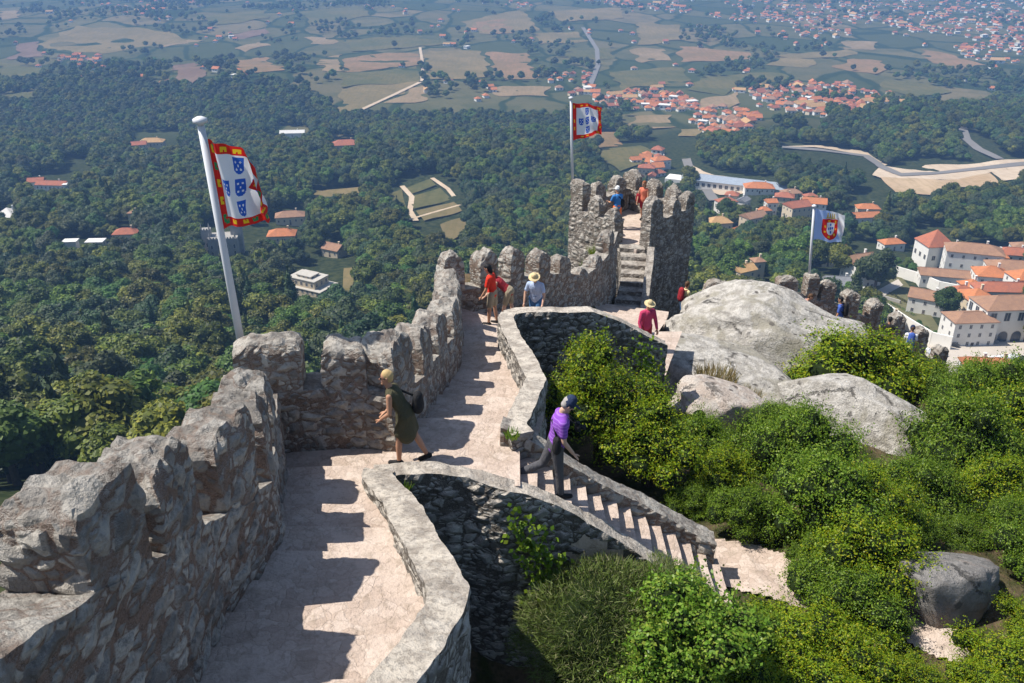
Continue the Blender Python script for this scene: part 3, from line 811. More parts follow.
def proto_cone(seed, R0, H, mat, n=1000, size=0.7):
    g = random.Random(seed); root = empty('conifer_tree', (0, 0, 0)); lb = []
    for i in range(11):
        k = i / 10; r = R0 * (1 - k) ** 0.85 + 0.25
        lb.append(((g.uniform(-.2, .2) * r, g.uniform(-.2, .2) * r, 1.8 + (H - 2) * k), (r * g.uniform(.85, 1.1), r * g.uniform(.85, 1.1), H * 0.085)))
    V, F = leaf_cloud(lb, n, size, seed, 0.3, 0.5, 0.0)
    cr = leaves_obj('crown', V, F, mat, root, [(c, tuple(x * 0.8 for x in r)) for c, r in lb], mat)
    mb = MB(); mb.tube([(0, 0, -1.5), (0, 0, H * 0.9)], [0.3, 0.06], 7); mb.build('trunk', M['bark'], root)
    TREES.append((root, cr)); return root
proto_round(1, 3.9, 5.6, M['leaf_oak']); proto_round(2, 4.6, 6.2, M['leaf_oak'], 1400); proto_round(3, 3.3, 5.6, M['leaf_oak'], 950, 0.5, 1.05)
proto_round(4, 4.2, 5.6, M['leaf_dark'], 1250, 0.5, 0.95); proto_round(5, 3.6, 5.0, M['leaf_light'], 1050, 0.5, 0.9)
proto_cone(6, 2.5, 13.0, M['leaf_dark']); proto_cone(7, 1.9, 10.5, M['leaf_oak'])
KIND_LABEL = ['round crowned green tree on the wooded slope below the left wall', 'broad spreading green tree on the wooded slope below the left wall',
              'tall narrow crowned green tree on the wooded slope below the left wall', 'dark green dense tree on the wooded slope below the left wall',
              'fresh light green tree on the wooded slope below the left wall', 'dark pointed conifer rising out of the wooded slope', 'slim pointed conifer rising out of the wooded slope']
KIND_GROUP = ['round trees on the slope', 'broad trees on the slope', 'narrow trees on the slope', 'dark trees on the slope', 'light trees on the slope', 'dark conifers on the slope', 'slim conifers on the slope']

# clearings in the wood, in photo bearings: houses, gardens, roads, quarry
CLEAR = [
 [(400, 178), (436, 172), (458, 190), (470, 205), (462, 245), (420, 250), (405, 215), (385, 195)],
 [(310, 190), (362, 186), (364, 200), (312, 204)], [(436, 222), (466, 214), (470, 236), (446, 248)],
 [(284, 268), (340, 266), (348, 306), (318, 316), (286, 304)], [(262, 222), (302, 218), (302, 242), (262, 246)], [(324, 240), (346, 238), (348, 258), (324, 260)],
 [(280, 210), (310, 208), (310, 224), (280, 226)], [(340, 266), (368, 266), (368, 306), (338, 306)],
 [(28, 176), (78, 174), (78, 196), (28, 196)], [(64, 158), (96, 160), (96, 176), (62, 174)], [(0, 204), (24, 204), (24, 224), (0, 224)], [(132, 132), (182, 132), (182, 152), (132, 152)],
 [(274, 126), (312, 128), (312, 140), (274, 140)], [(330, 138), (360, 138), (358, 152), (330, 152)], [(198, 226), (262, 224), (262, 262), (198, 262)], [(60, 238), (100, 238), (100, 250), (58, 250)], [(116, 228), (140, 228), (140, 242), (116, 242)],
 [(684, 150), (716, 172), (776, 178), (776, 200), (712, 206), (690, 186)], 
 [(776, 142), (820, 146), (870, 154), (884, 168), (920, 158), (980, 164), (1030, 156), (1030, 176), (980, 190), (920, 188), (880, 180), (830, 168), (780, 156)], [(958, 130), (985, 138), (1005, 160), (985, 164), (966, 146)],
 [(840, 196), (884, 190), (886, 206), (850, 208)], 
 [(846, 240), (872, 244), (900, 252), (914, 226), (946, 228), (948, 246), (1030, 250), (1030, 395), (930, 395), (900, 350), (860, 300), (800, 290), (800, 270), (846, 280)],
  [(596, 150), (680, 136), (700, 140), (684, 186), (640, 186), (600, 172)],
]
# open country on the plain
FIELDS = [
 ('t', [(37, 45), (75, 27), (130, 27), (170, 33), (187, 42), (150, 47), (100, 53), (60, 52)], 0), ('p', [(150, 48), (185, 40), (205, 40), (170, 46)], 1),
 ('r', [(228, 35), (262, 28), (268, 33), (240, 40)], 2), ('p', [(235, 50), (262, 41), (268, 46), (245, 52)], 1), ('o', [(234, 60), (265, 58), (284, 72), (240, 73)], 3),
 ('r', [(172, 66), (190, 63), (208, 72), (195, 87), (178, 86)], 2), ('p', [(305, 38), (335, 36), (337, 44), (310, 45)], 1), ('p', [(320, 60), (340, 55), (340, 72), (325, 75)], 1),
 ('o', [(345, 58), (395, 52), (422, 55), (420, 64), (345, 73)], 3), ('g', [(338, 75), (420, 66), (420, 82), (340, 86)], 4), ('t', [(336, 88), (415, 82), (395, 95), (352, 114), (340, 115)], 0),
 ('p', [(421, 84), (428, 100), (384, 105), (398, 95)], 1), ('t', [(426, 50), (478, 51), (497, 77), (429, 80)], 0), ('o', [(485, 53), (528, 53), (535, 79), (505, 80)], 3), ('t', [(462, 22), (520, 10), (540, 30), (480, 35)], 0),
 ('o', [(470, 22), (505, 20), (515, 33), (480, 34)], 3), ('p', [(490, 90), (520, 85), (548, 85), (548, 97), (505, 98)], 1), ('t', [(535, 33), (580, 32), (585, 42), (540, 44)], 0), ('g', [(565, 48), (608, 48), (612, 60), (570, 62)], 4),
 ('t', [(635, 22), (680, 25), (680, 40), (640, 45)], 0), ('p', [(630, 50), (665, 48), (670, 60), (640, 62)], 1), ('p', [(630, 118), (670, 115), (680, 128), (625, 128)], 1), ('o', [(580, 134), (620, 132), (618, 147), (585, 150)], 3), ('g', [(590, 152), (640, 146), (660, 160), (620, 172)], 4),
 ('o', [(680, 46), (745, 52), (755, 58), (730, 62), (680, 62)], 3), ('g', [(688, 90), (700, 78), (770, 72), (800, 79), (745, 84), (720, 95)], 4), ('o', [(835, 68), (850, 58), (885, 62), (888, 70), (880, 75)], 3), ('t', [(765, 65), (780, 58), (815, 60), (812, 68)], 0),
 ('o', [(925, 50), (950, 55), (985, 65), (960, 70), (925, 60)], 3), ('t', [(775, 55), (850, 50), (858, 55), (790, 60)], 0), ('p', [(845, 42), (875, 42), (870, 50), (848, 50)], 1), ('g', [(880, 80), (930, 85), (950, 92), (920, 98), (880, 90)], 4), ('g', [(920, 108), (975, 95), (985, 100), (940, 112)], 4),
 ('p', [(765, 130), (820, 130), (825, 137), (765, 138)], 1), ('t', [(680, 130), (700, 130), (700, 138), (680, 138)], 0), ('g', [(0, 95), (40, 92), (35, 104), (0, 106)], 4), ('p', [(0, 12), (20, 10), (20, 18), (0, 20)], 1),
 ('g', [(200, 18), (260, 10), (270, 18), (220, 26)], 4), ('t', [(550, 12), (620, 8), (625, 18), (560, 22)], 0), ('g', [(345, 40), (420, 36), (455, 44), (350, 52)], 4), ('g', [(0, 62), (45, 70), (40, 82), (0, 84)], 4), ('r', [(20, 44), (36, 42), (44, 56), (10, 60)], 2),
 ('g', [(300, 12), (360, 6), (372, 16), (310, 26)], 4), ('p', [(700, 100), (735, 92), (742, 104), (704, 112)], 1), ('g', [(610, 72), (680, 68), (690, 80), (620, 90)], 4),
 ('p', [(404, 190), (430, 180), (436, 186), (408, 196)], 4), ('g', [(408, 198), (440, 189), (452, 200), (414, 210)], 4), ('t', [(416, 212), (454, 203), (462, 212), (424, 222)], 0), ('p', [(310, 192), (361, 188), (362, 198), (312, 203)], 0), ('t', [(385, 196), (402, 190), (408, 214), (390, 222)], 4),
 ('t', [(440, 226), (464, 218), (468, 232), (448, 244)], 0), ('p', [(344, 270), (364, 268), (366, 302), (342, 304)], 0),
]
VILLAGES = [  # (photo polygon, count, kind weights, place words)
 ('far town along the upper right edge', [(722, 2), (800, 0), (860, -2), (1024, -2), (1030, 40), (985, 44), (960, 36), (920, 34), (880, 24), (820, 26), (730, 22)], 420),
 ('white village right of the middle flag', [(748, 92), (800, 84), (850, 86), (900, 100), (912, 110), (880, 118), (800, 116), (760, 108)], 170),
 ('hamlet beside the winding road', [(590, 98), (640, 90), (690, 98), (700, 112), (640, 112), (600, 108)], 75),
 ('hamlet above the railway', [(694, 112), (730, 106), (760, 116), (752, 134), (716, 138), (690, 128)], 48),
 ('farmsteads around the road at the top centre', [(548, 76), (592, 70), (596, 96), (556, 96)], 24),
 ('pale hamlet at the upper left', [(100, 4), (196, 0), (200, 8), (110, 16)], 40),
 ('hamlet at the left of the big field', [(56, 58), (100, 54), (100, 66), (60, 68)], 18),
 ('scattered houses at the top centre', [(510, 2), (720, -2), (722, 22), (640, 20), (520, 14)], 90),
 ('houses at the right edge of the plain', [(950, 46), (1030, 40), (1030, 66), (980, 64)], 46),
 ('roofs on the valley side behind the tower', [(632, 160), (668, 150), (676, 162), (655, 182), (636, 182)], 12),
 ('scattered farmhouses on the plain', [(-5, 0), (1030, 0), (1030, 90), (600, 110), (-5, 80)], 140),
 ('white blocks in the middle of the town plain', [(800, 26), (850, 26), (852, 40), (802, 38)], 18),
]
def in_poly(u, v, poly):
    r = False; j = len(poly) - 1
    for i in range(len(poly)):
        (xi, yi), (xj, yj) = poly[i], poly[j]
        if (yi > v) != (yj > v) and u < (xj - xi) * (v - yi) / (yj - yi) + xi: r = not r
        j = i
    return r
def boxed(polys): return [(min(a for a, b in p), max(a for a, b in p), min(b for a, b in p), max(b for a, b in p), p) for p in polys]
CLEAR.append([(876, 172), (1000, 170), (1010, 190), (960, 192), (930, 200), (890, 198)]); CLEAR.append([(780, 146), (870, 154), (900, 178), (884, 186), (840, 170), (784, 158)]); CLEAR.append([(955, 128), (985, 138), (1012, 162), (985, 168), (962, 146)])
_CL = boxed(CLEAR); _FI = boxed([f[1] for f in FIELDS]); _VI = boxed([v[1] for v in VILLAGES[:-1] if v[0] != 'scattered houses at the top centre'])
def hit(u, v, bx):
    for x0, x1, y0, y1, p in bx:
        if x0 <= u <= x1 and y0 <= v <= y1 and in_poly(u, v, p): return True
    return False
WOODS = boxed([[(-40, 70), (60, 78), (100, 66), (170, 66), (190, 88), (240, 74), (300, 84), (340, 118), (560, 118), (590, 150), (700, 150), (700, 240), (-40, 240)],
               [(840, 118), (900, 108), (960, 112), (1060, 90), (1060, 250), (880, 200), (780, 150)], [(520, 44), (575, 40), (570, 58), (525, 56)],
               [(690, 150), (780, 135), (860, 160), (900, 190), (1060, 190), (1060, 250), (690, 240)]])
VILLAS = [  # photo bearing of the base centre, length, depth, wall height (m), turn, roof, wall, kind of roof, label
 (725, 212, 13, 9, 6, 0.3, 'tile', 'white', 'hip', 'red roofed villa left of the long depot, among trees'), (731, 205, 9, 8, 6, -0.4, 'tile', 'cream', 'hip', 'small red roofed house just above the left villa'),
 (717, 233, 15, 11, 6, 0.2, 'tan', 'cream', 'hip', 'villa with a tan yellow roof nearest the castle tower'), (742, 211, 9, 7, 6, 0.9, 'slate', 'white', 'gable', 'narrow house with a grey roof below the depot'),
 (752, 229, 15, 10, 7, 0.5, 'brown', 'cream', 'gable', 'large villa with a brownish roof, middle of the hillside houses'), (741, 238, 9, 7, 4, 0.5, 'orange', 'cream', 'gable', 'low annex with a bright orange roof'),
 (762, 224, 8, 7, 8, 0.2, 'orange', 'cream', 'hip', 'slim house with an orange hip roof beside the brownish villa'), (769, 217, 7, 7, 9, 0.1, 'orange', 'white', 'gable', 'tall white house with a small orange gable'),
 (783, 208, 13, 9, 7, -0.3, 'tile', 'cream', 'hip', 'red roofed villa upslope of the large red gabled house'), (795, 221, 15, 11, 9, 0.35, 'tile', 'cream', 'gable', 'large red gabled house left of the blue and white flag'),
 (812, 219, 15, 10, 10, -0.25, 'orange', 'white', 'gable', 'white house with an orange roof behind the blue and white flag'), (809, 205, 9, 7, 5, 0.2, 'tile', 'cream', 'hip', 'small red roofed house above the flag'),
 (790, 200, 14, 9, 4, 0.1, 'brown', 'cream', 'hip', 'brown roofed house half hidden in trees above the villas'), (758, 194, 22, 12, 4, -0.1, 'orange', 'white', 'hip', 'orange roofed building at the end of the long depot'),
 (858, 226, 26, 9, 5, 0.15, 'orange', 'white', 'gable', 'long orange roofed building right of the flag'), (866, 217, 15, 9, 5, -0.1, 'orange', 'cream', 'hip', 'house with a dusty orange roof under the quarry bank'),
 (833, 263, 11, 8, 6, 0.2, 'tile', 'cream', 'gable', 'pink gabled house right of the flagpole'), (824, 268, 7, 6, 4, 0.2, 'tile', 'cream', 'gable', 'low red roofed annex left of the pink gabled house'),
 (838, 240, 9, 7, 5, 0.4, 'tile', 'white', 'hip', 'small house peeping out below the blue and white flag'), (741, 290, 9, 7, 8, 0.5, 'tan', 'cream', 'gable', 'ochre gabled house above the largest boulder'),
 (755, 283, 5, 5, 9, 0.2, 'brown', 'cream', 'hip', 'thin ochre turret beside the ochre gabled house'),
 (283, 243, 16, 11, 5, 0.1, 'orange', 'cream', 'hip', 'orange roofed villa right of the large flag'), (291, 224, 18, 10, 5, 0.2, 'brown', 'cream', 'hip', 'villa with a faded brown roof behind the orange roofed villa'),
 (335, 256, 11, 9, 4, -0.5, 'brown', 'cream', 'gable', 'small house with one white gable and a brown roof'), (346, 151, 26, 14, 5, 0.2, 'tile', 'cream', 'hip', 'red roofed manor deep in the wood'),
 (54, 190, 24, 9, 4, -0.1, 'tile', 'white', 'gable', 'long low house with a pink tiled roof at the left edge'), (38, 188, 12, 9, 5, 0.2, 'tile', 'white', 'gable', 'short house with a red roof at the left edge'),
 (72, 190, 10, 8, 4, 0.1, 'flat', 'white', 'flat', 'white flat roofed pavilion beside the pink roofed house'), (153, 148, 24, 12, 5, 0.1, 'tan', 'cream', 'hip', 'tan roofed manor in the wood left of the flagpole'), (140, 150, 14, 10, 4, 0.3, 'tile', 'cream', 'gable', 'red roofed house beside the tan manor'),
 (128, 242, 13, 9, 5, 0.1, 'tile', 'cream', 'hip', 'dull red roof in the wood left of the flagpole'), (136, 228, 5, 5, 9, 0.0, 'brown', 'cream', 'hip', 'small square stone turret in the left wood'), (97, 248, 9, 6, 3, 0.05, 'flat', 'cream', 'flat', 'low flat pale building in the left wood'), (72, 248, 7, 5, 3, 0.1, 'flat', 'white', 'flat', 'low white canopy roof in the left wood'),
 (293, 138, 26, 9, 4, 0.1, 'flat', 'white', 'gable', 'bright white marquee roof right of the large flag'), (10, 222, 13, 13, 4, 0.0, 'flat', 'white', 'hip', 'white pyramid tent roof at the left edge'),
 (660, 168, 16, 10, 6, 0.3, 'orange', 'white', 'hip', 'orange roofed house behind the tower top, right one'), (646, 176, 14, 9, 6, -0.2, 'tile', 'cream', 'hip', 'red roofed house behind the tower top, left one'),
 (716, 140, 18, 12, 7, 0.2, 'tile', 'white', 'hip', 'red roofed block at the near end of the valley hamlet'),
]
HOUSE_SPOTS = []
for _v in VILLAS:
    _p = tp(_v[0], _v[1]); HOUSE_SPOTS.append((_p.x, _p.y - 3, max(_v[2], _v[3]) * 0.8 + 6))
def plant_forest():
    g = random.Random(11); near = []; far = []
    # hex-ish jittered rows, spacing grows slowly with distance
    y = 112.0
    while y < 3300:
        sp = 7.6 if y < 500 else 7.4 if y < 1100 else 8.2 if y < 1700 else 10.0
        xw = y * 0.64 + 25; x = -xw + g.random() * sp
        while x < xw:
            X = x + g.uniform(-.45, .45) * sp; Y = y + g.uniform(-.45, .45) * sp
            x += sp
            z = T(X, Y); u, v, d = proj((X, Y, z + 4))
            if u < -60 or u > 1084 or v > 520 or v < -30: continue
            if u > 560 and v > 345: continue
            u0, v0, _ = proj((X, Y, z))
            uc, vc = u0, v0
            if hit(uc, vc, _CL) or hit(u, v, _CL) or Y > 380 and hit(u, proj((X, Y, z + 9))[1], _CL): continue
            if any((X - hx) ** 2 + (Y - hy + 7) ** 2 < hr * hr for hx, hy, hr in HOUSE_SPOTS): continue
            if Y > 900:
                if hit(u0, v0, _FI) or hit(u0, v0, _VI) and g.random() < 0.78: continue
                if not hit(u0, v0, WOODS):
                    nv = noise.noise(Vector((X / 160, Y / 260, 5))) + 0.5 * noise.noise(Vector((X / 40, Y / 70, 2)))
                    ed = max(0, 0.35 - abs(noise.noise(Vector((X / 95, Y / 150, 31)))) * 6)   # hedgerows
                    if nv + ed * 0.9 < (0.05 if u0 < 330 else 0.26) or g.random() < 0.2: continue
            elif hit(u0, v0, _FI): continue
            dark = noise.noise(Vector((X / 60, Y / 60, 8)))
            r = g.random()
            if Y > 700: k = 4 if r < 0.10 + 0.5 * max(0, dark) else 3 if r < 0.48 else 0 if r < .65 else 2 if r < .8 else 1
            elif r < 0.04: k = 5
            elif r < 0.08: k = 6
            elif r < 0.20 + max(0, dark) * 0.45: k = 4
            else: k = 3 if (r < 0.42 or dark < -0.25) else 0 if r < .62 else 1 if r < .82 else 2
            s = g.uniform(0.75, 1.55) * (1.25 if Y < 330 else 1.12 if Y < 900 else 1.0 if Y < 1700 else 0.95)
            if k >= 5: s *= g.uniform(0.8, 1.05)
            vis = v < 470 - 0.2 * max(0, u) if u < 560 else True
            (near if (Y < 360 and vis and 0 <= u <= 600) else far).append((X, Y, z, k, s, g.random() * 6.28, d))
        y += sp * 0.9
    near.sort(key=lambda t: t[6])
    far += near[290:]; near = near[:290]
    used = set()
    for X, Y, z, k, s, a, d in near:
        root = TREES[k][0]
        o = root if k not in used else dup_tree(root)
        used.add(k)
        o.location = (X, Y, z - 0.3); o.rotation_euler = (0, 0, a); o.scale = (s, s, s * (0.9 + 0.25 * (a % 1)))
        tag(o, KIND_LABEL[k], 'tree', KIND_GROUP[k])
    print('trees', len(near), len(far))
    # the rest of the wood reads as one mass
    me = bpy.data.meshes.new('forest'); me.from_pydata([f[:3] for f in far], [], [])
    for nm, tp_, data in (('kind', 'INT', [f[3] for f in far]), ('size', 'FLOAT', [f[4] for f in far]), ('turn', 'FLOAT', [f[5] for f in far])):
        at = me.attributes.new(nm, tp_, 'POINT'); at.data.foreach_set('value', data)
    o = tag(link(bpy.data.objects.new('forest', me)), 'dense mixed wood covering the slopes and plain below', 'forest', kind='stuff')
    ng = bpy.data.node_groups.new('scatter_trees', 'GeometryNodeTree')
    ng.interface.new_socket('Geometry', in_out='INPUT', socket_type='NodeSocketGeometry'); ng.interface.new_socket('Geometry', in_out='OUTPUT', socket_type='NodeSocketGeometry')
    N, Lk = ng.nodes, ng.links
    gi, go = N.new('NodeGroupInput'), N.new('NodeGroupOutput'); ip = N.new('GeometryNodeInstanceOnPoints'); jn = N.new('GeometryNodeJoinGeometry')
    for root, cr in reversed(TREES):
        oi = N.new('GeometryNodeObjectInfo'); oi.transform_space = 'ORIGINAL'; oi.inputs['Object'].default_value = cr
        oi.inputs['As Instance'].default_value = True
        Lk.new(oi.outputs['Geometry'], jn.inputs[0])
    def attr(nm, t):
        a = N.new('GeometryNodeInputNamedAttribute'); a.data_type = t; a.inputs[0].default_value = nm
        return [x for x in a.outputs if x.enabled and x.name == 'Attribute'][0]
    ip.inputs['Pick Instance'].default_value = True
    cx = N.new('ShaderNodeCombineXYZ'); Lk.new(attr('turn', 'FLOAT'), cx.inputs[2])
    Lk.new(gi.outputs[0], ip.inputs['Points']); Lk.new(jn.outputs[0], ip.inputs['Instance']); Lk.new(attr('kind', 'INT'), ip.inputs['Instance Index'])
    Lk.new(cx.outputs[0], ip.inputs['Rotation']); Lk.new(attr('size', 'FLOAT'), ip.inputs['Scale']); Lk.new(ip.outputs[0], go.inputs[0])
    md = o.modifiers.new('trees', 'NODES'); md.node_group = ng
plant_forest()

# ---------------------------------------------------------------- fields and roads on the plain
def drape(name, poly, mat, dz, step=None):
    pts = [tp(u, v) for u, v in poly]; xs = [p.x for p in pts]; ys = [p.y for p in pts]
    w, h = max(xs) - min(xs), max(ys) - min(ys); step = step or max(w, h) / 26
    gx = np.arange(min(xs), max(xs) + step, step); gy = np.arange(min(ys), max(ys) + step, step)
    import bmesh
    bm = bmesh.new()
    vs = [bm.verts.new((p.x, p.y, 0)) for p in pts]; bm.faces.new(vs)
    for arr, nrm, ax in ((gx, (1, 0, 0), 0), (gy, (0, 1, 0), 1)):
        for q in arr[1:-1]:
            co = (q, 0, 0) if ax == 0 else (0, q, 0)
            bmesh.ops.bisect_plane(bm, geom=bm.verts[:] + bm.edges[:] + bm.faces[:], plane_co=co, plane_no=nrm)
    for w_ in bm.verts:
        q_ = noise.noise_vector(Vector((w_.co.x / 45, w_.co.y / 45, 3))) * min(14, 0.012 * w_.co.y) * (1 if name == 'field' and w_.co.y > 900 else 0); w_.co.x += q_.x; w_.co.y += q_.y * 1.8
    for w_ in bm.verts: w_.co.z = T(w_.co.x, w_.co.y) + dz
    bmesh.ops.triangulate(bm, faces=bm.faces); bmesh.ops.recalc_face_normals(bm, faces=bm.faces)
    me = bpy.data.meshes.new(name); bm.to_mesh(me); bm.free(); me.materials.append(mat)
    return tag(link(bpy.data.objects.new(name, me)), kind='structure')
def field_mat(name, a, b, c):
    t = NT(name); p = t.pos(); n1 = t.noise(p, 0.012, 5, 0.6); n2 = t.noise(p, 0.15, 5, 0.65)
    sv = t.node('VectorMath', operation='MULTIPLY', ins={0: p, 1: (0.25, 0.02, 0)}).outputs[0]
    n3 = t.noise(sv, 1.0, 3)
    q = t.mix(t.step(n1.outputs[0], 0.38, 0.62), a, b)
    q = t.mix(t.math('MULTIPLY', t.step(n2.outputs[0], 0.45, 0.7), 0.5), q, c)
    q = t.mix(t.math('MULTIPLY', t.step(n3.outputs[0], 0.45, 0.6), 0.25), q, c)
    return t.done(q, 1.0, spec=0.0)
FM = [field_mat('stubble_field', (0.17, 0.135, 0.065), (0.22, 0.165, 0.08), (0.10, 0.095, 0.04)), field_mat('pale_field', (0.27, 0.195, 0.115), (0.22, 0.16, 0.085), (0.14, 0.12, 0.06)),
      field_mat('ploughed_field', (0.16, 0.105, 0.075), (0.20, 0.135, 0.10), (0.11, 0.085, 0.055)), field_mat('earth_field', (0.27, 0.165, 0.09), (0.21, 0.14, 0.07), (0.12, 0.10, 0.045)), field_mat('pasture_field', (0.10, 0.10, 0.042), (0.14, 0.12, 0.05), (0.06, 0.07, 0.028))]
for k, (_, poly, m) in enumerate(FIELDS): drape('field', poly, FM[m], 0.5 + 0.01 * k)
M['earth'] = field_mat('bare_earth', (0.48, 0.38, 0.27), (0.55, 0.45, 0.34), (0.36, 0.27, 0.18))
M['asphalt'] = flat('asphalt_road', (0.19, 0.18, 0.17), 0.9, 0.1, 0.1, 0.2)
def road(name, pix, width, mat, dz=0.9):
    pts = []
    for (a, b), (c, d) in zip(pix, pix[1:]):
        n = 6
        pts += [tp(a + (c - a) * k / n, b + (d - b) * k / n) for k in range(n)]
    pts.append(tp(*pix[-1]))
    V = []; F = []
    for i, p in enumerate(pts):
        d = pts[min(i + 1, len(pts) - 1)] - pts[max(0, i - 1)]; d.z = 0; d.normalize(); n = Vector((-d.y, d.x, 0))
        for s in (-1, 0, 1):
            q = p + n * (s * width / 2); V.append((q.x, q.y, max(T(q.x, q.y), T(p.x, p.y) - 0.3) + dz))
    for i in range(len(pts) - 1):
        for s in (0, 1): F.append((i * 3 + s, i * 3 + s + 1, i * 3 + s + 4, i * 3 + s + 3))
    return tag(mesh_obj(name, V, F, mat), kind='structure')
drape('earthworks', [(782, 147), (815, 148), (860, 155), (882, 166), (872, 176), (884, 180), (920, 182), (975, 178), (1000, 170), (1040, 166), (1040, 158), (980, 164), (925, 166), (905, 170), (888, 166), (866, 152), (820, 146)], M['earth'], 0.9)
drape('earthworks', [(880, 178), (940, 181), (990, 174), (1000, 186), (960, 188), (930, 196), (896, 194)], field_mat('dry_bank', (0.40, 0.28, 0.17), (0.46, 0.34, 0.22), (0.26, 0.2, 0.1)), 0.95)
drape('earthworks', [(988, 170), (1040, 164), (1040, 178), (1002, 182)], M['earth'], 1.0)
drape('earthworks', [(688, 164), (700, 170), (714, 176), (760, 184), (760, 190), (720, 196), (706, 190)], M['earth'], 0.9)
road('road', [(782, 148), (820, 151), (866, 157), (882, 168), (900, 176), (940, 174), (985, 169), (1040, 163)], 9, M['asphalt'], 1.3)
road('road', [(962, 128), (966, 140), (978, 150), (1000, 160)], 9, M['asphalt'], 1.3)
road('road', [(686, 160), (690, 172), (706, 190), (714, 202)], 8, M['asphalt'], 1.3)
road('road', [(583, 28), (597, 50), (598, 66), (590, 86), (600, 96), (622, 100)], 8, M['asphalt'], 1.3)
road('dirt_track', [(340, 117), (356, 113), (395, 95), (420, 83)], 6, M['earth'], 1.3)
road('dirt_track', [(420, 48), (423, 66), (422, 82)], 5, M['earth'], 1.3)
road('dirt_track', [(402, 187), (412, 198), (410, 212), (416, 222)], 4, M['earth'], 1.0)
road('dirt_track', [(432, 179), (448, 190), (456, 200)], 3.5, M['earth'], 1.0)
road('dirt_track', [(392, 232), (405, 222), (432, 214), (460, 206)], 3.0, M['earth'], 1.0)
# ================================================================ BUILDINGS
def wallpaint(name, col, stain=(0.45, 0.40, 0.33), amt=0.25):
    t = NT(name); o = t.obj(); a = t.noise(o, 0.35, 6, 0.65); b = t.noise(o, 2.0, 4)
    c = t.mix(t.math('MULTIPLY', t.step(a.outputs[0], 0.48, 0.75), amt), col, stain)
    c = t.mix(t.math('MULTIPLY', t.step(b.outputs[0], 0.5, 0.75), amt * 0.4), c, stain)
    return t.done(c, 0.9, spec=0.1)
def tiles(name, col, dark):
    t = NT(name); o = t.obj()
    w = t.node('TexWave', bands_direction='X', ins={'Vector': o, 'Scale': 1.1, 'Distortion': 0.4, 'Detail': 1})
    a = t.noise(o, 0.5, 5, 0.65); b = t.noise(o, 4.5, 4, 0.7)
    c = t.mix(t.step(a.outputs[0], 0.35, 0.68), col, dark)
    c = t.mix(t.math('MULTIPLY', t.step(b.outputs[0], 0.45, 0.65), 0.5), c, tuple(x * 0.6 for x in dark))
    c = t.mix(t.math('MULTIPLY', w.outputs[0], 0.2), c, tuple(x * 1.25 for x in col))
    return t.done(c, 0.9, w.outputs[0], 0.05, spec=0.1)
WALLM = {'white': wallpaint('white_plaster', (0.74, 0.72, 0.67)), 'cream': wallpaint('cream_plaster', (0.62, 0.52, 0.37)), 'stone': wallpaint('stone_wall', (0.34, 0.32, 0.29), (0.2, 0.19, 0.17), 0.6)}
ROOFM = {'tile': tiles('red_tiles', (0.42, 0.15, 0.085), (0.30, 0.125, 0.085)), 'orange': tiles('orange_tiles', (0.54, 0.20, 0.085), (0.40, 0.165, 0.08)),
         'tan': tiles('tan_tiles', (0.52, 0.33, 0.15), (0.42, 0.25, 0.12)), 'brown': tiles('brown_tiles', (0.36, 0.21, 0.13), (0.27, 0.16, 0.11)),
         'slate': tiles('grey_roofing', (0.24, 0.25, 0.26), (0.19, 0.19, 0.2)), 'flat': wallpaint('pale_roofing', (0.66, 0.64, 0.60)), 'blue': tiles('blue_grey_sheet', (0.34, 0.39, 0.45), (0.29, 0.33, 0.38))}
M['glass'] = flat('window_glass', (0.05, 0.055, 0.065), 0.25, 0.5, 0.1)
M['frame'] = flat('painted_frame', (0.55, 0.52, 0.47), 0.7)
M['dark_door'] = flat('dark_door', (0.10, 0.075, 0.055), 0.7)
M['iron'] = flat('dark_iron', (0.08, 0.08, 0.085), 0.6)

def roof_mb(L, W, h, kind, over=0.5, z0=0.0):
    mb = MB(); a, b = L / 2 + over, W / 2 + over; t = 0.22
    if kind == 'flat': mb.box(-a, -b, z0, a, b, z0 + 0.4); return mb
    if kind == 'gable': e = [(-a, 0, z0 + h), (a, 0, z0 + h)]
    elif L > W * 1.05: e = [(-a + b, 0, z0 + h), (a - b, 0, z0 + h)]
    else: e = [(-0.05, 0, z0 + h), (0.05, 0, z0 + h)]
    c = [(-a, -b, z0), (a, -b, z0), (a, b, z0), (-a, b, z0)]; lo = [(x, y, z - t) for x, y, z in c]
    mb.add(c + e + lo, [(0, 1, 5, 4), (2, 3, 4, 5), (1, 2, 5), (3, 0, 4), (6, 7, 1, 0), (7, 8, 2, 1), (8, 9, 3, 2), (9, 6, 0, 3), (9, 8, 7, 6)])
    # ridge cap
    mb.tube([(e[0][0], 0, z0 + h + 0.03), (e[1][0], 0, z0 + h + 0.03)], 0.16, 5)
    return mb
_winmesh = {}
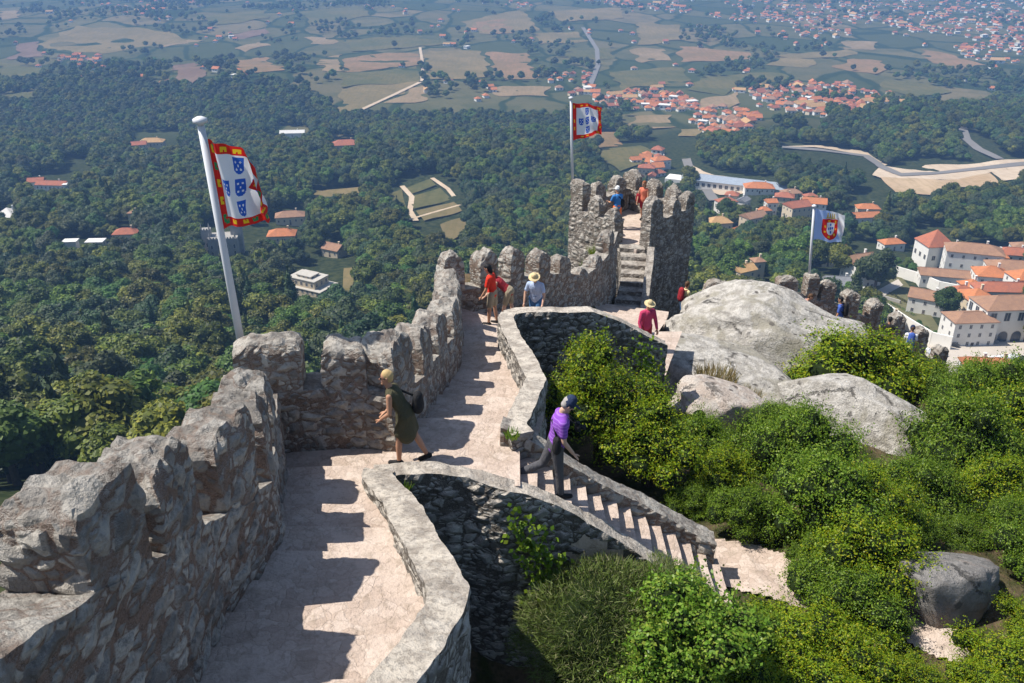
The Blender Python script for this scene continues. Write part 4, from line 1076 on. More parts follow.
def window(parent, x, y, z, w, h, face, arch=False):
    """face: 0 front(-y) 1 right(+x) 2 back 3 left(-x); a pane recessed in a proud surround"""
    key = (round(w, 2), round(h, 2), arch)
    if key not in _winmesh:
        mb = MB(); f = 0.12
        if arch:
            n = 10; hw = w / 2
            def arc(r, yv): return [(-r, yv, -h / 2)] + [(-r * math.cos(math.pi * k / n), yv, h / 2 - hw + r * math.sin(math.pi * k / n)) for k in range(n + 1)] + [(r, yv, -h / 2)]
            A0 = arc(hw, -0.03); B0 = arc(hw + 0.2, -0.10); C0 = arc(hw + 0.2, 0.05); k = len(A0)
            mb.add(A0, [tuple(range(k))], 0)
            mb.add(A0 + B0 + C0, [(i, i + 1, k + i + 1, k + i) for i in range(k - 1)] + [(k + i, k + i + 1, 2 * k + i + 1, 2 * k + i) for i in range(k - 1)], 1)
        else:
            mb.box(-w / 2, -0.02, -h / 2, w / 2, 0.05, h / 2, 0)
            mb.box(-w / 2 - f, -0.07, -h / 2 - f, w / 2 + f, 0.05, -h / 2, 1); mb.box(-w / 2 - f, -0.06, h / 2, w / 2 + f, 0.05, h / 2 + f, 1)
            mb.box(-w / 2 - f, -0.06, -h / 2, -w / 2, 0.05, h / 2, 1); mb.box(w / 2, -0.06, -h / 2, w / 2 + f, 0.05, h / 2, 1)
            mb.box(-0.05, -0.05, -h / 2, 0.05, 0.05, h / 2, 1)
        me = bpy.data.meshes.new('window'); me.from_pydata(mb.V, [], mb.F); me.polygons.foreach_set('material_index', mb.M)
        me.materials.append(M['glass']); me.materials.append(M['frame']); _winmesh[key] = me
    o = bpy.data.objects.new('window', _winmesh[key]); o.location = (x, y, z); o.rotation_euler = (0, 0, face * math.pi / 2)
    return link(o, parent)
def house(name, p, L, W, H, rz, roof, wall, rkind, label, cat='house', group=None, rows=None, cols=None, roof_h=None, chim=True, faces=(0, 1, 3), base=8.0, win=(0.9, 1.4), arches=0):
    root = empty(name, (p.x, p.y, p.z), rz, label, cat, group)
    mb = MB(); mb.box(-L / 2, -W / 2, -base, L / 2, W / 2, H)
    rh = roof_h if roof_h is not None else W * 0.28
    if rkind == 'gable':
        V = [(-L / 2, -W / 2, H), (-L / 2, W / 2, H), (-L / 2, 0, H + rh * 0.92), (L / 2, -W / 2, H), (L / 2, W / 2, H), (L / 2, 0, H + rh * 0.92)]
        mb.add(V, [(0, 2, 1), (3, 4, 5)])
    mb.build('wall', WALLM[wall], root)
    r = roof_mb(L, W, rh, rkind, 0.45, H + 0.22).build('roof', ROOFM[roof], root)
    if chim and rkind != 'flat':
        c = MB(); c.box(L * 0.2, W * 0.1, H, L * 0.2 + 0.8, W * 0.1 + 0.8, H + rh + 1.0); c.box(L * 0.2 - .1, W * 0.1 - .1, H + rh + 1.0, L * 0.2 + 0.9, W * 0.1 + 0.9, H + rh + 1.2); c.build('chimney', WALLM[wall], r)
    rows = rows if rows is not None else max(1, int(H // 3.2)); 
    for f in faces:
        ln = L if f in (0, 2) else W; n = cols if cols and f == 0 else max(1, int(ln // 3.4))
        for j in range(rows):
            z = (j + (0.62 if arches else 0.55)) * H / rows
            for i in range(n):
                q = -ln / 2 + (i + 0.5) * ln / n
                if arches and f == 0 and j == 0: continue
                if f == 0: window(root, q, -W / 2, z, *win, 0)
                elif f == 1: window(root, L / 2, q, z, *win, 1)
                elif f == 3: window(root, -L / 2, q, z, *win, 3)
    if arches:
        for i in range(arches): window(root, -L / 2 + (i + 0.5) * L / arches, -W / 2, 2.6, 3.7, 5.0, 0, True)
    elif H < 14 and rkind != 'flat':
        d = MB(); d.box(-0.55, -W / 2 - 0.05, 0, 0.55, -W / 2 + 0.05, 2.2); d.build('door', M['dark_door'], root)
    return root
for u, v, L, W, H, rz, roof, wall, rk, lab in VILLAS:
    p = tp(u, v) + Vector((0, 0, 2.0 if u > 600 or v < 160 else 1.0))
    house('villa', p, L, W, H, rz, roof, wall, rk, lab, group='hillside villas', roof_h=None if 'tent' not in lab else 4.5, rows=0 if ('marquee' in lab or 'tent' in lab or 'canopy' in lab) else None)

# mansion with stepped flat roofs in the left wood
p = tp(310, 294) + Vector((0, 0, 0.0)); M['oldroof'] = wallpaint('weathered_roof', (0.46, 0.43, 0.38), (0.28, 0.25, 0.21), 0.6); mroot = empty('mansion', p, R(-28), 'pale three tier mansion with flat roofs in the wood below the left wall', 'mansion')
for L, W, z0, z1, nm in ((23, 13, -9, 5.0, 'lower_storey'), (15, 10, 5.0, 8.8, 'middle_storey'), (8, 6, 8.8, 10.0, 'top_storey')):
    mb = MB(); mb.box(-L / 2, -W / 2, z0, L / 2, W / 2, z1); b = mb.build(nm, WALLM['cream'], mroot)
    mb = MB(); mb.box(-L / 2 - .25, -W / 2 - .25, z1 + 0.002, L / 2 + .25, W / 2 + .25, z1 + 0.35); mb.build('roof_slab', M['oldroof'], mroot)
    n = int(L // 2.6)
    for i in range(n):
        for zz in ([1.4, 4.2] if z0 < 0 else [z0 + (z1 - z0) * 0.55]): window(mroot, -L / 2 + (i + .5) * L / n, -W / 2, zz, 1.1, 1.6, 0)
    for i in range(int(W // 3)):
        for zz in ([1.4, 4.2] if z0 < 0 else [z0 + (z1 - z0) * 0.55]): window(mroot, L / 2, -W / 2 + (i + .5) * W / int(W // 3), zz, 1.1, 1.6, 1)
# dark towered manor behind the flag
p = tp(226, 254); rg = empty('manor_house', p, R(10), 'grey stone manor with pinnacles half hidden behind the large flag', 'manor')
for x, y, L, W, H in ((0, 0, 16, 12, 11), (-9, 1, 5, 5, 15), (7, 3, 6, 6, 17)):
    mb = MB(); mb.box(x - L / 2, y - W / 2, -4, x + L / 2, y + W / 2, H)
    for i in range(int(L // 1.5)): mb.box(x - L / 2 + i * 1.5, y - W / 2, H, x - L / 2 + i * 1.5 + 0.8, y - W / 2 + 0.5, H + 0.9)
    mb.build('wing', WALLM['stone'], rg)
    for sx in (-1, 1):
        mb = MB(); mb.tube([(x + sx * L * 0.42, y - W * 0.4, H), (x + sx * L * 0.42, y - W * 0.4, H + 1.8), (x + sx * L * 0.42, y - W * 0.4, H + 4.2)], [0.5, 0.45, 0.05], 6); mb.build('pinnacle', WALLM['stone'], rg)
    for j in range(2):
        for i in range(max(1, int(L // 4))): window(rg, x - L / 2 + (i + .5) * L / max(1, int(L // 4)), y - W / 2, 2.5 + 4 * j, 1.1, 2.2, 0, True)
# long depot by the railway
p = tp(738, 190); dp = empty('railway_depot', p, R(-24), 'long white depot with a blue grey sheet roof by the railway curve', 'depot')
mb = MB(); mb.box(-44, -9, -3, 44, 9, 6.5); mb.build('wall', WALLM['white'], dp)
roof_mb(88, 18, 3.0, 'gable', 0.8, 6.7).build('roof', ROOFM['blue'], dp)
for i in range(18): window(dp, -40 + i * 4.6, -9, 3.4, 2.4, 2.8, 0)
mb = MB(); mb.box(-58, -8, -3, -45, 7, 5); mb.build('end_block', WALLM['white'], dp)

# ---------------------------------------------------------------- the white palace and the town round its square
def at_ground(u, v): return tp(u, v)
def hs(*a, **k): return house(*a, **k)
PAL = 'buildings of the white palace'
p = tp(1004, 336); hs('palace_block', p, 26, 13, 13.5, R(4), 'brown', 'white', 'hip', 'main white palace block with five upper windows over arched arcade', 'palace', PAL, rows=2, cols=5, arches=5, win=(2.1, 3.2), roof_h=3.2, chim=False)
p = tp(964, 342); hs('palace_wing', p, 16, 10, 10, R(4), 'brown', 'white', 'hip', 'three storey white annex at the left of the arcaded block', 'palace', PAL, rows=3, cols=4, roof_h=2.0, chim=False)
p = tp(930, 266); hs('palace_tower', p, 13, 13, 12, R(6), 'tile', 'white', 'hip', 'white square tower house with a pyramid red roof', 'palace', PAL, rows=1, cols=2, roof_h=6.5, chim=False, win=(1.6, 2.2))
p = tp(968, 276); hs('palace_wing', p, 24, 12, 13, R(-18), 'brown', 'white', 'hip', 'tall white wing with a ridge roof right of the pyramid roofed tower', 'palace', PAL, rows=3, cols=5, roof_h=3.0)
p = tp(942, 286); hs('palace_wing', p, 21, 9, 6, R(-14), 'brown', 'white', 'gable', 'low white wing with a row of windows below the pyramid roofed tower', 'palace', PAL, rows=1, cols=6, roof_h=2.0, chim=False)
p = tp(986, 292); hs('palace_wing', p, 13, 11, 9, R(-12), 'orange', 'white', 'hip', 'small orange roofed wing behind the middle of the palace', 'palace', PAL, roof_h=3.0)
p = tp(1014, 286); hs('palace_wing', p, 26, 12, 9, R(-12), 'brown', 'white', 'hip', 'long red roofed white wing at the right frame edge', 'palace', PAL, roof_h=3.0)
p = tp(1000, 306); hs('palace_wing', p, 24, 9, 8, R(-4), 'tile', 'white', 'hip', 'red roofed wing directly behind the arcaded block', 'palace', PAL, roof_h=2.6)
p = tp(972, 314); hs('palace_wing', p, 11, 12, 8, R(4), 'orange', 'cream', 'hip', 'cream wing with a faded orange roof behind the annex', 'palace', PAL, roof_h=3.0)
p = tp(1020, 300); hs('palace_wing', p, 13, 10, 11, R(4), 'orange', 'white', 'hip', 'bright orange roof behind the right end of the palace', 'palace', PAL, roof_h=3)
p = tp(924, 312); hs('garden_house', p, 13, 9, 7, R(-30), 'brown', 'white', 'gable', 'white gabled house with a brown roof beside the big round tree', 'house', rows=2)
p = tp(859, 282); hs('chapel', p, 9, 17, 9, R(18), 'brown', 'white', 'gable', 'steep roofed chapel house left of the dark garden tree', 'chapel', rows=2)
_r = sc.collection.objects[-1]
p = tp(838, 291); hs('shed', p, 12, 10, 4, R(-8), 'slate', 'white', 'gable', 'white house with a flat grey roof right of the flagpole', 'house', rows=1)
p = tp(890, 250); hs('town_house', p, 13, 8, 5, R(10), 'orange', 'white', 'hip', 'orange roofed house left of the pyramid roofed tower', 'house')
p = tp(990, 386); hs('town_house', p, 13, 11, 7, R(-6), 'orange', 'cream', 'hip', 'orange roofed house below the square, front one', 'house')
p = tp(972, 388); hs('town_house', p, 8, 10, 8, R(-6), 'orange', 'white', 'gable', 'narrow orange roofed house at the left below the square', 'house')
p = tp(1016, 392); hs('town_house', p, 12, 9, 5, R(4), 'tile', 'cream', 'gable', 'red roofed house at the right frame edge below the square', 'house')
p = tp(886, 332); hs('town_house', p, 9, 8, 6, R(-20), 'orange', 'cream', 'hip', 'orange roofed cottage just over the outer castle wall', 'house')
p = tp(868, 318); hs('town_house', p, 9, 9, 6, R(-10), 'slate', 'white', 'flat', 'white box house under the long garden wall', 'house')
for u_, v_, L_, W_, H_, rz_, rf_, lb_ in [(1010, 268, 16, 9, 8, -14, 'tile', 'red roofed white wing above the long wing at the right frame edge'), (990, 268, 12, 8, 7, -16, 'orange', 'orange roofed white wing right of the ridge roofed wing'),
        (958, 304, 9, 7, 6, 4, 'tile', 'small red roofed block right of the big round tree'), (1022, 258, 14, 9, 7, -12, 'brown', 'uppermost brown roofed wing at the right frame edge'), (950, 258, 9, 7, 7, -10, 'orange', 'small orange roofed block touching the pyramid roofed tower'),
        (968, 300, 8, 8, 7, 8, 'orange', 'narrow orange roofed block between the low wing and the annex')]:
    hs('palace_wing', tp(u_, v_), L_, W_, H_, R(rz_), rf_, 'white', 'hip', lb_, 'palace', PAL, roof_h=2.4)
# square, garden, long wall
M['plaza'] = flat('plaza_paving', (0.47, 0.42, 0.36), 0.9, 0.1, 0.12, 0.4)
M['lawn'] = flat('garden_lawn', (0.13, 0.125, 0.065), 1.0, 0.0, 0.4, 0.3)
drape('square', [(918, 346), (950, 340), (985, 338), (1080, 330), (1080, 372), (1000, 378), (945, 382), (925, 366)], M['plaza'], 0.25)
drape('garden', [(868, 290), (900, 276), (914, 292), (940, 330), (930, 345), (906, 330), (880, 308)], M['lawn'], 0.3)
drape('garden_path', [(872, 294), (898, 280), (903, 286), (878, 300)], M['plaza'], 0.5)
def long_wall(name, pix, h, label, mat, thick=0.7):
    pts = []
    for (a, b), (c, d) in zip(pix, pix[1:]): pts += [tp(a + (c - a) * k / 5, b + (d - b) * k / 5) for k in range(5)]
    pts.append(tp(*pix[-1])); mb = MB(); c0 = pts[len(pts) // 2]
    for a, b in zip(pts, pts[1:]):
        d = (b - a); d.z = 0; d.normalize(); n = Vector((-d.y, d.x, 0)) * thick / 2
        V = [a - n - c0, b - n - c0, b + n - c0, a + n - c0]
        lo = [Vector((q.x, q.y, q.z - 3)) for q in V]; hi = [Vector((q.x, q.y, q.z + h)) for q in V]
        mb.add(lo + hi, [(0, 1, 5, 4), (1, 2, 6, 5), (2, 3, 7, 6), (3, 0, 4, 7), (4, 5, 6, 7)])
    o = mb.build(name, mat, None, c0); return tag(o, label, 'wall', 'white garden walls of the town')
long_wall('garden_wall', [(862, 298), (880, 312), (906, 330), (930, 345), (950, 350)], 5.2, 'long tall white garden wall slanting down to the square', WALLM['white'])
long_wall('garden_wall', [(894, 276), (914, 282), (938, 292), (958, 296)], 5.0, 'white terrace wall under the palace tower house', WALLM['white'])
long_wall('garden_wall', [(868, 292), (880, 298), (900, 304)], 1.6, 'low pale terrace wall inside the garden', WALLM['stone'])

# vehicles in the town
def car_mesh():
    mb = MB()
    prof = [(-2.1, 0.35), (-2.1, 0.8), (-1.35, 0.95), (-0.8, 1.42), (0.75, 1.42), (1.45, 0.95), (2.1, 0.8), (2.1, 0.35)]
    n = len(prof)
    V = [(x, -0.85 if z < 1 else -0.7, z) for x, z in prof] + [(x, 0.85 if z < 1 else 0.7, z) for x, z in prof]
    mb.add(V, [tuple(range(n))[::-1], tuple(range(n, 2 * n))] + [(i, (i + 1) % n, n + (i + 1) % n, n + i) for i in range(n)])
    return mb
car_cols = {'white': (0.7, 0.7, 0.7), 'silver': (0.4, 0.42, 0.44), 'dark blue': (0.03, 0.05, 0.12), 'black': (0.03, 0.03, 0.03), 'red': (0.35, 0.03, 0.03)}
CARM = {k: flat('car_paint_' + k.replace(' ', '_'), c, 0.3, 0.5, 0.02) for k, c in car_cols.items()}
M['tyre'] = flat('tyre_rubber', (0.03, 0.03, 0.03), 0.9)
def car(u, v, rz, col, label):
    p = tp(u, v); r = empty('parked_car', (p.x, p.y, p.z + 0.4), rz, label, 'car', 'cars parked along the garden wall')
    mb = car_mesh(); mb.build('body', CARM[col], r)
    w = MB(); w.box(-0.95, -0.76, 0.98, 1.0, 0.76, 1.3); w.build('window', M['glass'], r)
    for x in (-1.3, 1.3):
        for y in (-0.8, 0.8):
            w = MB(); w.tube([(x, y - 0.1, 0.33), (x, y + 0.1, 0.33)], 0.33, 12); w.build('wheel', M['tyre'], r)
places = ['farthest up the lane', 'second down the lane', 'halfway along the lane', 'near the lower end of the lane', 'last before the square', 'alone at the corner of the square']
for i, (u, v, col) in enumerate([(914, 343, 'silver'), (920, 348, 'dark blue'), (926, 353, 'white'), (934, 357, 'silver'), (941, 356, 'black'), (953, 347, 'black')]):
    car(u, v, R(-42), col, f'{col} car parked by the long white garden wall, {places[i]}')
p = tp(1002, 366); bus = empty('tour_bus', (p.x, p.y, p.z + 0.4), R(12), 'white coach parked on the square in front of the orange roofs', 'bus')
mb = MB(); mb.box(-5.5, -1.25, 0.4, 5.5, 1.25, 3.2); mb.box(-5.3, -1.1, 3.2, 5.3, 1.1, 3.4); mb.build('body', CARM['white'], bus)
mb = MB(); mb.box(-5.2, -1.28, 1.7, 5.2, 1.28, 2.6); mb.box(5.48, -1.1, 1.4, 5.53, 1.1, 2.8); mb.build('window', M['glass'], bus)
for x in (-3.6, 3.4):
    for y in (-1.15, 1.15):
        w = MB(); w.tube([(x, y - 0.13, 0.5), (x, y + 0.13, 0.5)], 0.5, 12); w.build('wheel', M['tyre'], bus)
fp = tp(962, 338)
mb = MB(); mb.tube([(0, 0, -1), (0, 0, 1.0), (0, 0, 1.1), (0, 0, 2.2), (0, 0, 2.6), (0, 0, 3.4)], [1.6, 1.5, 0.4, 0.35, 0.8, 0.1], 12)
p = tp(994, 343); tag(mb.build('fountain', WALLM['stone'], None, p), 'grey stone fountain before the arcaded palace block', 'fountain')

# ---------------------------------------------------------------- distant villages
def far_house_mesh(L, W, H, wall, roof, rk):
    mb = MB(); mb.box(-L / 2, -W / 2, -4, L / 2, W / 2, H)
    r = roof_mb(L, W, W * 0.36, rk, 0.7, H + 0.2)
    mb.add(r.V, r.F, 1)
    mb.box(-L * .3, -W / 2 - 0.06, H * 0.35, -L * .12, -W / 2, H * 0.75, 2); mb.box(L * .1, -W / 2 - 0.06, H * 0.35, L * .3, -W / 2, H * 0.75, 2)
    me = bpy.data.meshes.new('distant_house'); me.from_pydata(mb.V, [], mb.F); me.polygons.foreach_set('material_index', mb.M)
    for m in (WALLM[wall], ROOFM[roof], M['glass']): me.materials.append(m)
    return me, mb
FAR = [(11, 9, 4.2, 'white', 'tile', 'hip'), (13, 10, 4.2, 'white', 'orange', 'gable'), (10, 9, 5, 'cream', 'tile', 'gable'), (14, 11, 5, 'white', 'brown', 'hip'), (15, 10, 6, 'white', 'flat', 'flat'), (9, 8, 4, 'white', 'orange', 'hip'), (22, 11, 5.5, 'white', 'tan', 'gable')]
FARW = [6, 5, 4, 3, 1, 5, 1]
FARN = ['white house with a red hip roof', 'white house with an orange gable roof', 'cream house with a red gable roof', 'white house with a brown hip roof', 'white flat roofed block', 'small white house with an orange hip roof', 'long white building with a tan roof']
FARP = {v[0]: w for v, w in zip(VILLAGES, ['in the far town', 'in the village right of the middle flag', 'in the hamlet by the winding road', 'in the hamlet above the railway', 'near the top centre road',
        'in the upper left hamlet', 'by the big left field', 'near the top centre', 'at the right edge', 'behind the tower', 'alone on the plain', 'in the mid town'])}
def build_villages():
    g = random.Random(5); protos = [far_house_mesh(*f) for f in FAR]; spots = []
    for name, poly, n in VILLAGES:
        xs = [a for a, b in poly]; ys = [b for a, b in poly]; k = 0; tries = 0
        while k < n and tries < n * 12:
            tries += 1
            u, v = g.uniform(min(xs), max(xs)), g.uniform(min(ys), max(ys))
            if not in_poly(u, v, poly): continue
            p = tp(u, v)
            if 'scattered' in name:
                if hit(u, v, _FI) or noise.noise(Vector((p.x / 200, p.y / 300, 1))) < 0.0: continue
            if any((p.x - q[1].x) ** 2 + (p.y - q[1].y) ** 2 < 90 for q in spots): continue
            spots.append((name, p, g.choices(range(7), FARW)[0], g.uniform(-0.5, 0.5) + (1.57 if g.random() < .3 else 0), g.uniform(0.6, 1.0), (p.length))); k += 1
    spots.sort(key=lambda s: s[5]); rest = spots[290:]
    for name, p, k, a, s, _ in spots[:290]:
        o = bpy.data.objects.new('distant_house', protos[k][0]); o.location = (p.x, p.y, p.z); o.rotation_euler = (0, 0, a); o.scale = (s, s, s)
        tag(link(o), f'{FARN[k]} {FARP[name]}', 'house', f'{FARN[k]}, {FARP[name]}')
    V = []; F = []; mi = []; mats = list(WALLM.values()) + list(ROOFM.values()) + [M['glass']]
    for name, p, k, a, s, _ in rest:
        mb = protos[k][1]; b = len(V); ca, sa = math.cos(a) * s, math.sin(a) * s
        V += [(p.x + x * ca - y * sa, p.y + x * sa + y * ca, p.z + z * s) for x, y, z in mb.V]
        F += [tuple(i + b for i in f) for f in mb.F]
        tr = [mats.index(WALLM[FAR[k][3]]), mats.index(ROOFM[FAR[k][4]]), len(mats) - 1]; mi += [tr[m] for m in mb.M]
    tag(mesh_obj('distant_town', V, F, mats, None, None, mi, False), 'dense pale roofs of the farthest town, too small to part', 'town', kind='stuff')
    print('far houses', len(spots))
build_villages()

# trees standing in the town
def town_tree(u, v, k, s, label):
    r = dup_tree(TREES[k][0]); p = tp(u, v); r.location = (p.x, p.y, p.z - 0.5); r.scale = (s, s, s); r.rotation_euler = (0, 0, u); tag(r, label, 'tree', 'trees in the town'); r['group'] = 'trees in the town'
town_tree(944, 318, 1, 1.25, 'big round green tree beside the white gabled garden house')
town_tree(874, 290, 3, 2.0, 'dark garden tree right of the steep roofed chapel')
town_tree(866, 286, 3, 1.5, 'smaller dark tree touching the steep roofed chapel')
town_tree(1018, 376, 0, 0.8, 'round tree right of the parked coach')
for i, (u, v) in enumerate([(896, 266), (904, 270), (912, 272), (900, 274), (908, 266)]): town_tree(u, v, 4, 0.6, 'low clipped grove tree left of the palace tower house')
for i, (u, v) in enumerate([(926, 332), (934, 336), (918, 326)]): town_tree(u, v, 4, 0.35, 'small garden shrub tree inside the long white wall')
for a_, b_ in (((884, 300), (914, 316)), ((890, 294), (908, 304)), ((880, 304), (902, 320)), ((912, 324), (934, 340))):
    A_, B_ = tp(*a_), tp(*b_); n_ = int((B_ - A_).length / 1.1); lb = [((A_.lerp(B_, q / n_) - A_), (1.0, 1.0, 1.0)) for q in range(n_ + 1)]
    V, F = leaf_cloud([(tuple(c), r) for c, r in lb], 900, 0.4, n_, 0.3)
    o = mesh_obj('hedge', V, F, M['leaf_oak'], None, A_, None, False, True); tag(o, f'clipped hedge in the palace garden, {["longest, in the middle", "short one under the terrace", "against the long white wall", "near the square"][int(a_[0] == 890) + 2 * int(a_[0] == 880) + 3 * int(a_[0] == 912)]}', 'hedge', 'garden hedges')
for i, (u, v) in enumerate([(845, 300), (850, 305)]): town_tree(u, v, 2, 0.7, 'green tree just over the outer castle wall')
# ================================================================ SHRUBS ON THE HILL TOP
def shrub_lobes(g, n=8, sq=0.75):
    out = [((0, 0, 0.62 * sq), (0.72, 0.72, 0.62 * sq))]
    for i in range(n):
        a = 6.283 * (i + g.random() * .6) / n; r = g.uniform(0.26, 0.44); ro = g.uniform(0.5, 0.72); z = g.uniform(0.25, 0.95) * sq
        out.append(((ro * math.cos(a), ro * math.sin(a), z), (r, r, r * 0.85)))
    for i in range(5):
        a = 6.283 * g.random(); r = g.uniform(0.2, 0.34); ro = g.uniform(0.1, 0.45)
        out.append(((ro * math.cos(a), ro * math.sin(a), sq * g.uniform(1.05, 1.3)), (r, r, r)))
    return out
def stems(g, n=7, h=0.7):
    mb = MB()
    for i in range(n):
        a = 6.283 * (i + g.random() * .5) / n; r = g.uniform(.2, .5)
        mb.tube([(0.06 * math.cos(a), 0.06 * math.sin(a), -0.5), (r * .4 * math.cos(a), r * .4 * math.sin(a), h * .5), (r * math.cos(a), r * math.sin(a), h)], [0.035, 0.024, 0.012], 5)
    return mb
SH = {}
def proto_shrub(key, seed, mat, n, size, asp, sq=0.8, name='shrub', fill=0.5, core=0.64, twig=True):
    g = random.Random(seed); lb = shrub_lobes(g, 9, sq); root = empty(name, (0, 0, 0))
    V, F = leaf_cloud(lb, n, size, seed, fill, asp, 0.3)
    Q = V.reshape(-1, 4, 3); ce = Q.mean(1); kp = np.array([noise.noise(Vector(c) * 4.2 + Vector((seed, 0, 0))) + 0.6 * noise.noise(Vector(c) * 9) for c in ce]); Q = Q + (ce * (0.16 * kp)[:, None])[:, None, :]; Q = Q[kp > -0.34]; V = Q.reshape(-1, 3)
    # sprigs that break the outline
    gg = np.random.default_rng(seed + 50); ex = []
    for k in range(230):
        c, r = lb[gg.integers(len(lb))]; d = gg.normal(size=3); d[2] = abs(d[2]) + 0.3; d /= np.linalg.norm(d)
        b = np.array(c) + d * np.array(r) * 0.95; L = gg.uniform(0.08, 0.30)
        q = b + d * L * gg.random((10, 1)) + gg.normal(size=(10, 3)) * 0.024
        for p_ in q:
            t = gg.normal(size=3); t /= np.linalg.norm(t); w = np.cross(t, gg.normal(size=3)); w /= np.linalg.norm(w); s = size * gg.uniform(.7, 1.2)
            ex += [p_ - t * s / 2, p_ + w * s * asp / 2, p_ + t * s / 2, p_ - w * s * asp / 2]
    V = np.vstack([V, np.array(ex)]); F = np.arange(len(V)).reshape(-1, 4)
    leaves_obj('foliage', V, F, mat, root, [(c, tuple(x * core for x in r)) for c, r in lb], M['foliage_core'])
    stems(g).build('stem', M['bark'], root); SH[key] = [root, False]; return root
def proto_broom(key, seed):
    g = np.random.default_rng(seed); root = empty('broom_shrub', (0, 0, 0)); V = []; F = []
    n = 24000
    for k in range(n):
        a = g.random() * 6.283; e = math.acos(1 - 0.92 * g.random()); r0 = 0.92 - 0.35 * g.random() ** 1.5
        d = np.array([math.sin(e) * math.cos(a), math.sin(e) * math.sin(a), math.cos(e) * 0.95 + 0.05])
        lump = 1 + 0.20 * noise.noise(Vector(d) * 2.6) + 0.10 * noise.noise(Vector(d) * 7)
        p0 = d * r0 * lump; dd = d * 0.8 + g.normal(size=3) * 0.55 + np.array([0, 0, 0.25]); dd /= np.linalg.norm(dd); L = g.uniform(0.035, 0.10)
        w = np.cross(dd, g.normal(size=3)); w /= np.linalg.norm(w); w *= 0.0042
        i = len(V); V += [p0 - w, p0 + w, p0 + dd * L + w * .35, p0 + dd * L - w * .35]; F.append((i, i + 1, i + 2, i + 3))
    leaves_obj('foliage', np.array(V), np.array(F), M['leaf_broom'], root, [((0, 0, 0.1), (0.72, 0.72, 0.72))], M['foliage_core'])
    stems(random.Random(seed), 6, 0.5).build('stem', M['bark'], root); SH[key] = [root, False]
proto_shrub('yellow', 21, M['leaf_yellow'], 15000, 0.042, 0.5)
proto_shrub('green', 22, M['leaf_shrub'], 15000, 0.039, 0.5)
proto_shrub('green2', 23, M['leaf_shrub'], 14000, 0.042, 0.45, 0.7)
proto_shrub('bright', 24, M['leaf_bright'], 8500, 0.064, 0.62)
proto_broom('broom', 25)
def place(key, p, r, rz, label, group=None, h=1.0):
    root, used = SH[key]; o = dup_tree(root) if used else root; SH[key][1] = True
    o.location = p; o.rotation_euler = (0, 0, rz); o.scale = (r, r, r * h); tag(o, label, 'shrub', group)
    if not group and 'group' in o: del o['group']
    return o
def shrub_at(key, u, v, y, wpx, label, group=None, h=1.0, rz=None):
    """(u, v) is the middle of the crown at depth y; wpx its width"""
    c = py(u, v, y); d = proj(c)[2]; r = wpx * d / FPX / 2
    base = Vector((c.x, c.y, c.z - 0.62 * r * h))
    return place(key, base, r, rz if rz is not None else (u * 0.37) % 6.28, label, group, h)
shrub_at('yellow', 603, 392, 16.6, 136, 'rounded yellow green shrub in front of the dark faced parapet wall', h=1.15)
shrub_at('yellow', 652, 440, 15.6, 118, 'yellow green shrub right of the sloping stair parapet, beside the man in purple')
shrub_at('broom', 604, 606, 10.0, 196, 'large feathery broom bush with thin green stems growing out of the ditch', h=0.95)
shrub_at('broom', 660, 592, 10.3, 140, 'smaller feathery broom bush touching the bright leafy bush', h=0.9)
shrub_at('bright', 692, 630, 9.3, 150, 'bright fresh green leafy bush at the bottom centre', h=0.9)
shrub_at('bright', 664, 668, 9.0, 110, 'bright leafy bush cut by the bottom edge of the frame')
shrub_at('yellow', 846, 362, 24.0, 150, 'green shrub with yellow tips growing over the largest boulder', h=0.85)
shrub_at('yellow', 920, 378, 24.0, 76, 'small yellow green shrub at the right end of the boulders', h=0.8)
shrub_at('yellow', 888, 366, 24.2, 90, 'yellow green shrub left of the small one at the right end of the boulders', h=0.8)
shrub_at('green', 790, 424, 18.4, 84, 'green shrub spilling over the long pale slab boulder', h=0.75)
G_ = 'green shrubs covering the right hillside'; LB = 'dense green shrub of the thicket covering the right hillside'; LBY = 'yellow tinged shrub rising out of the green thicket on the right hillside'
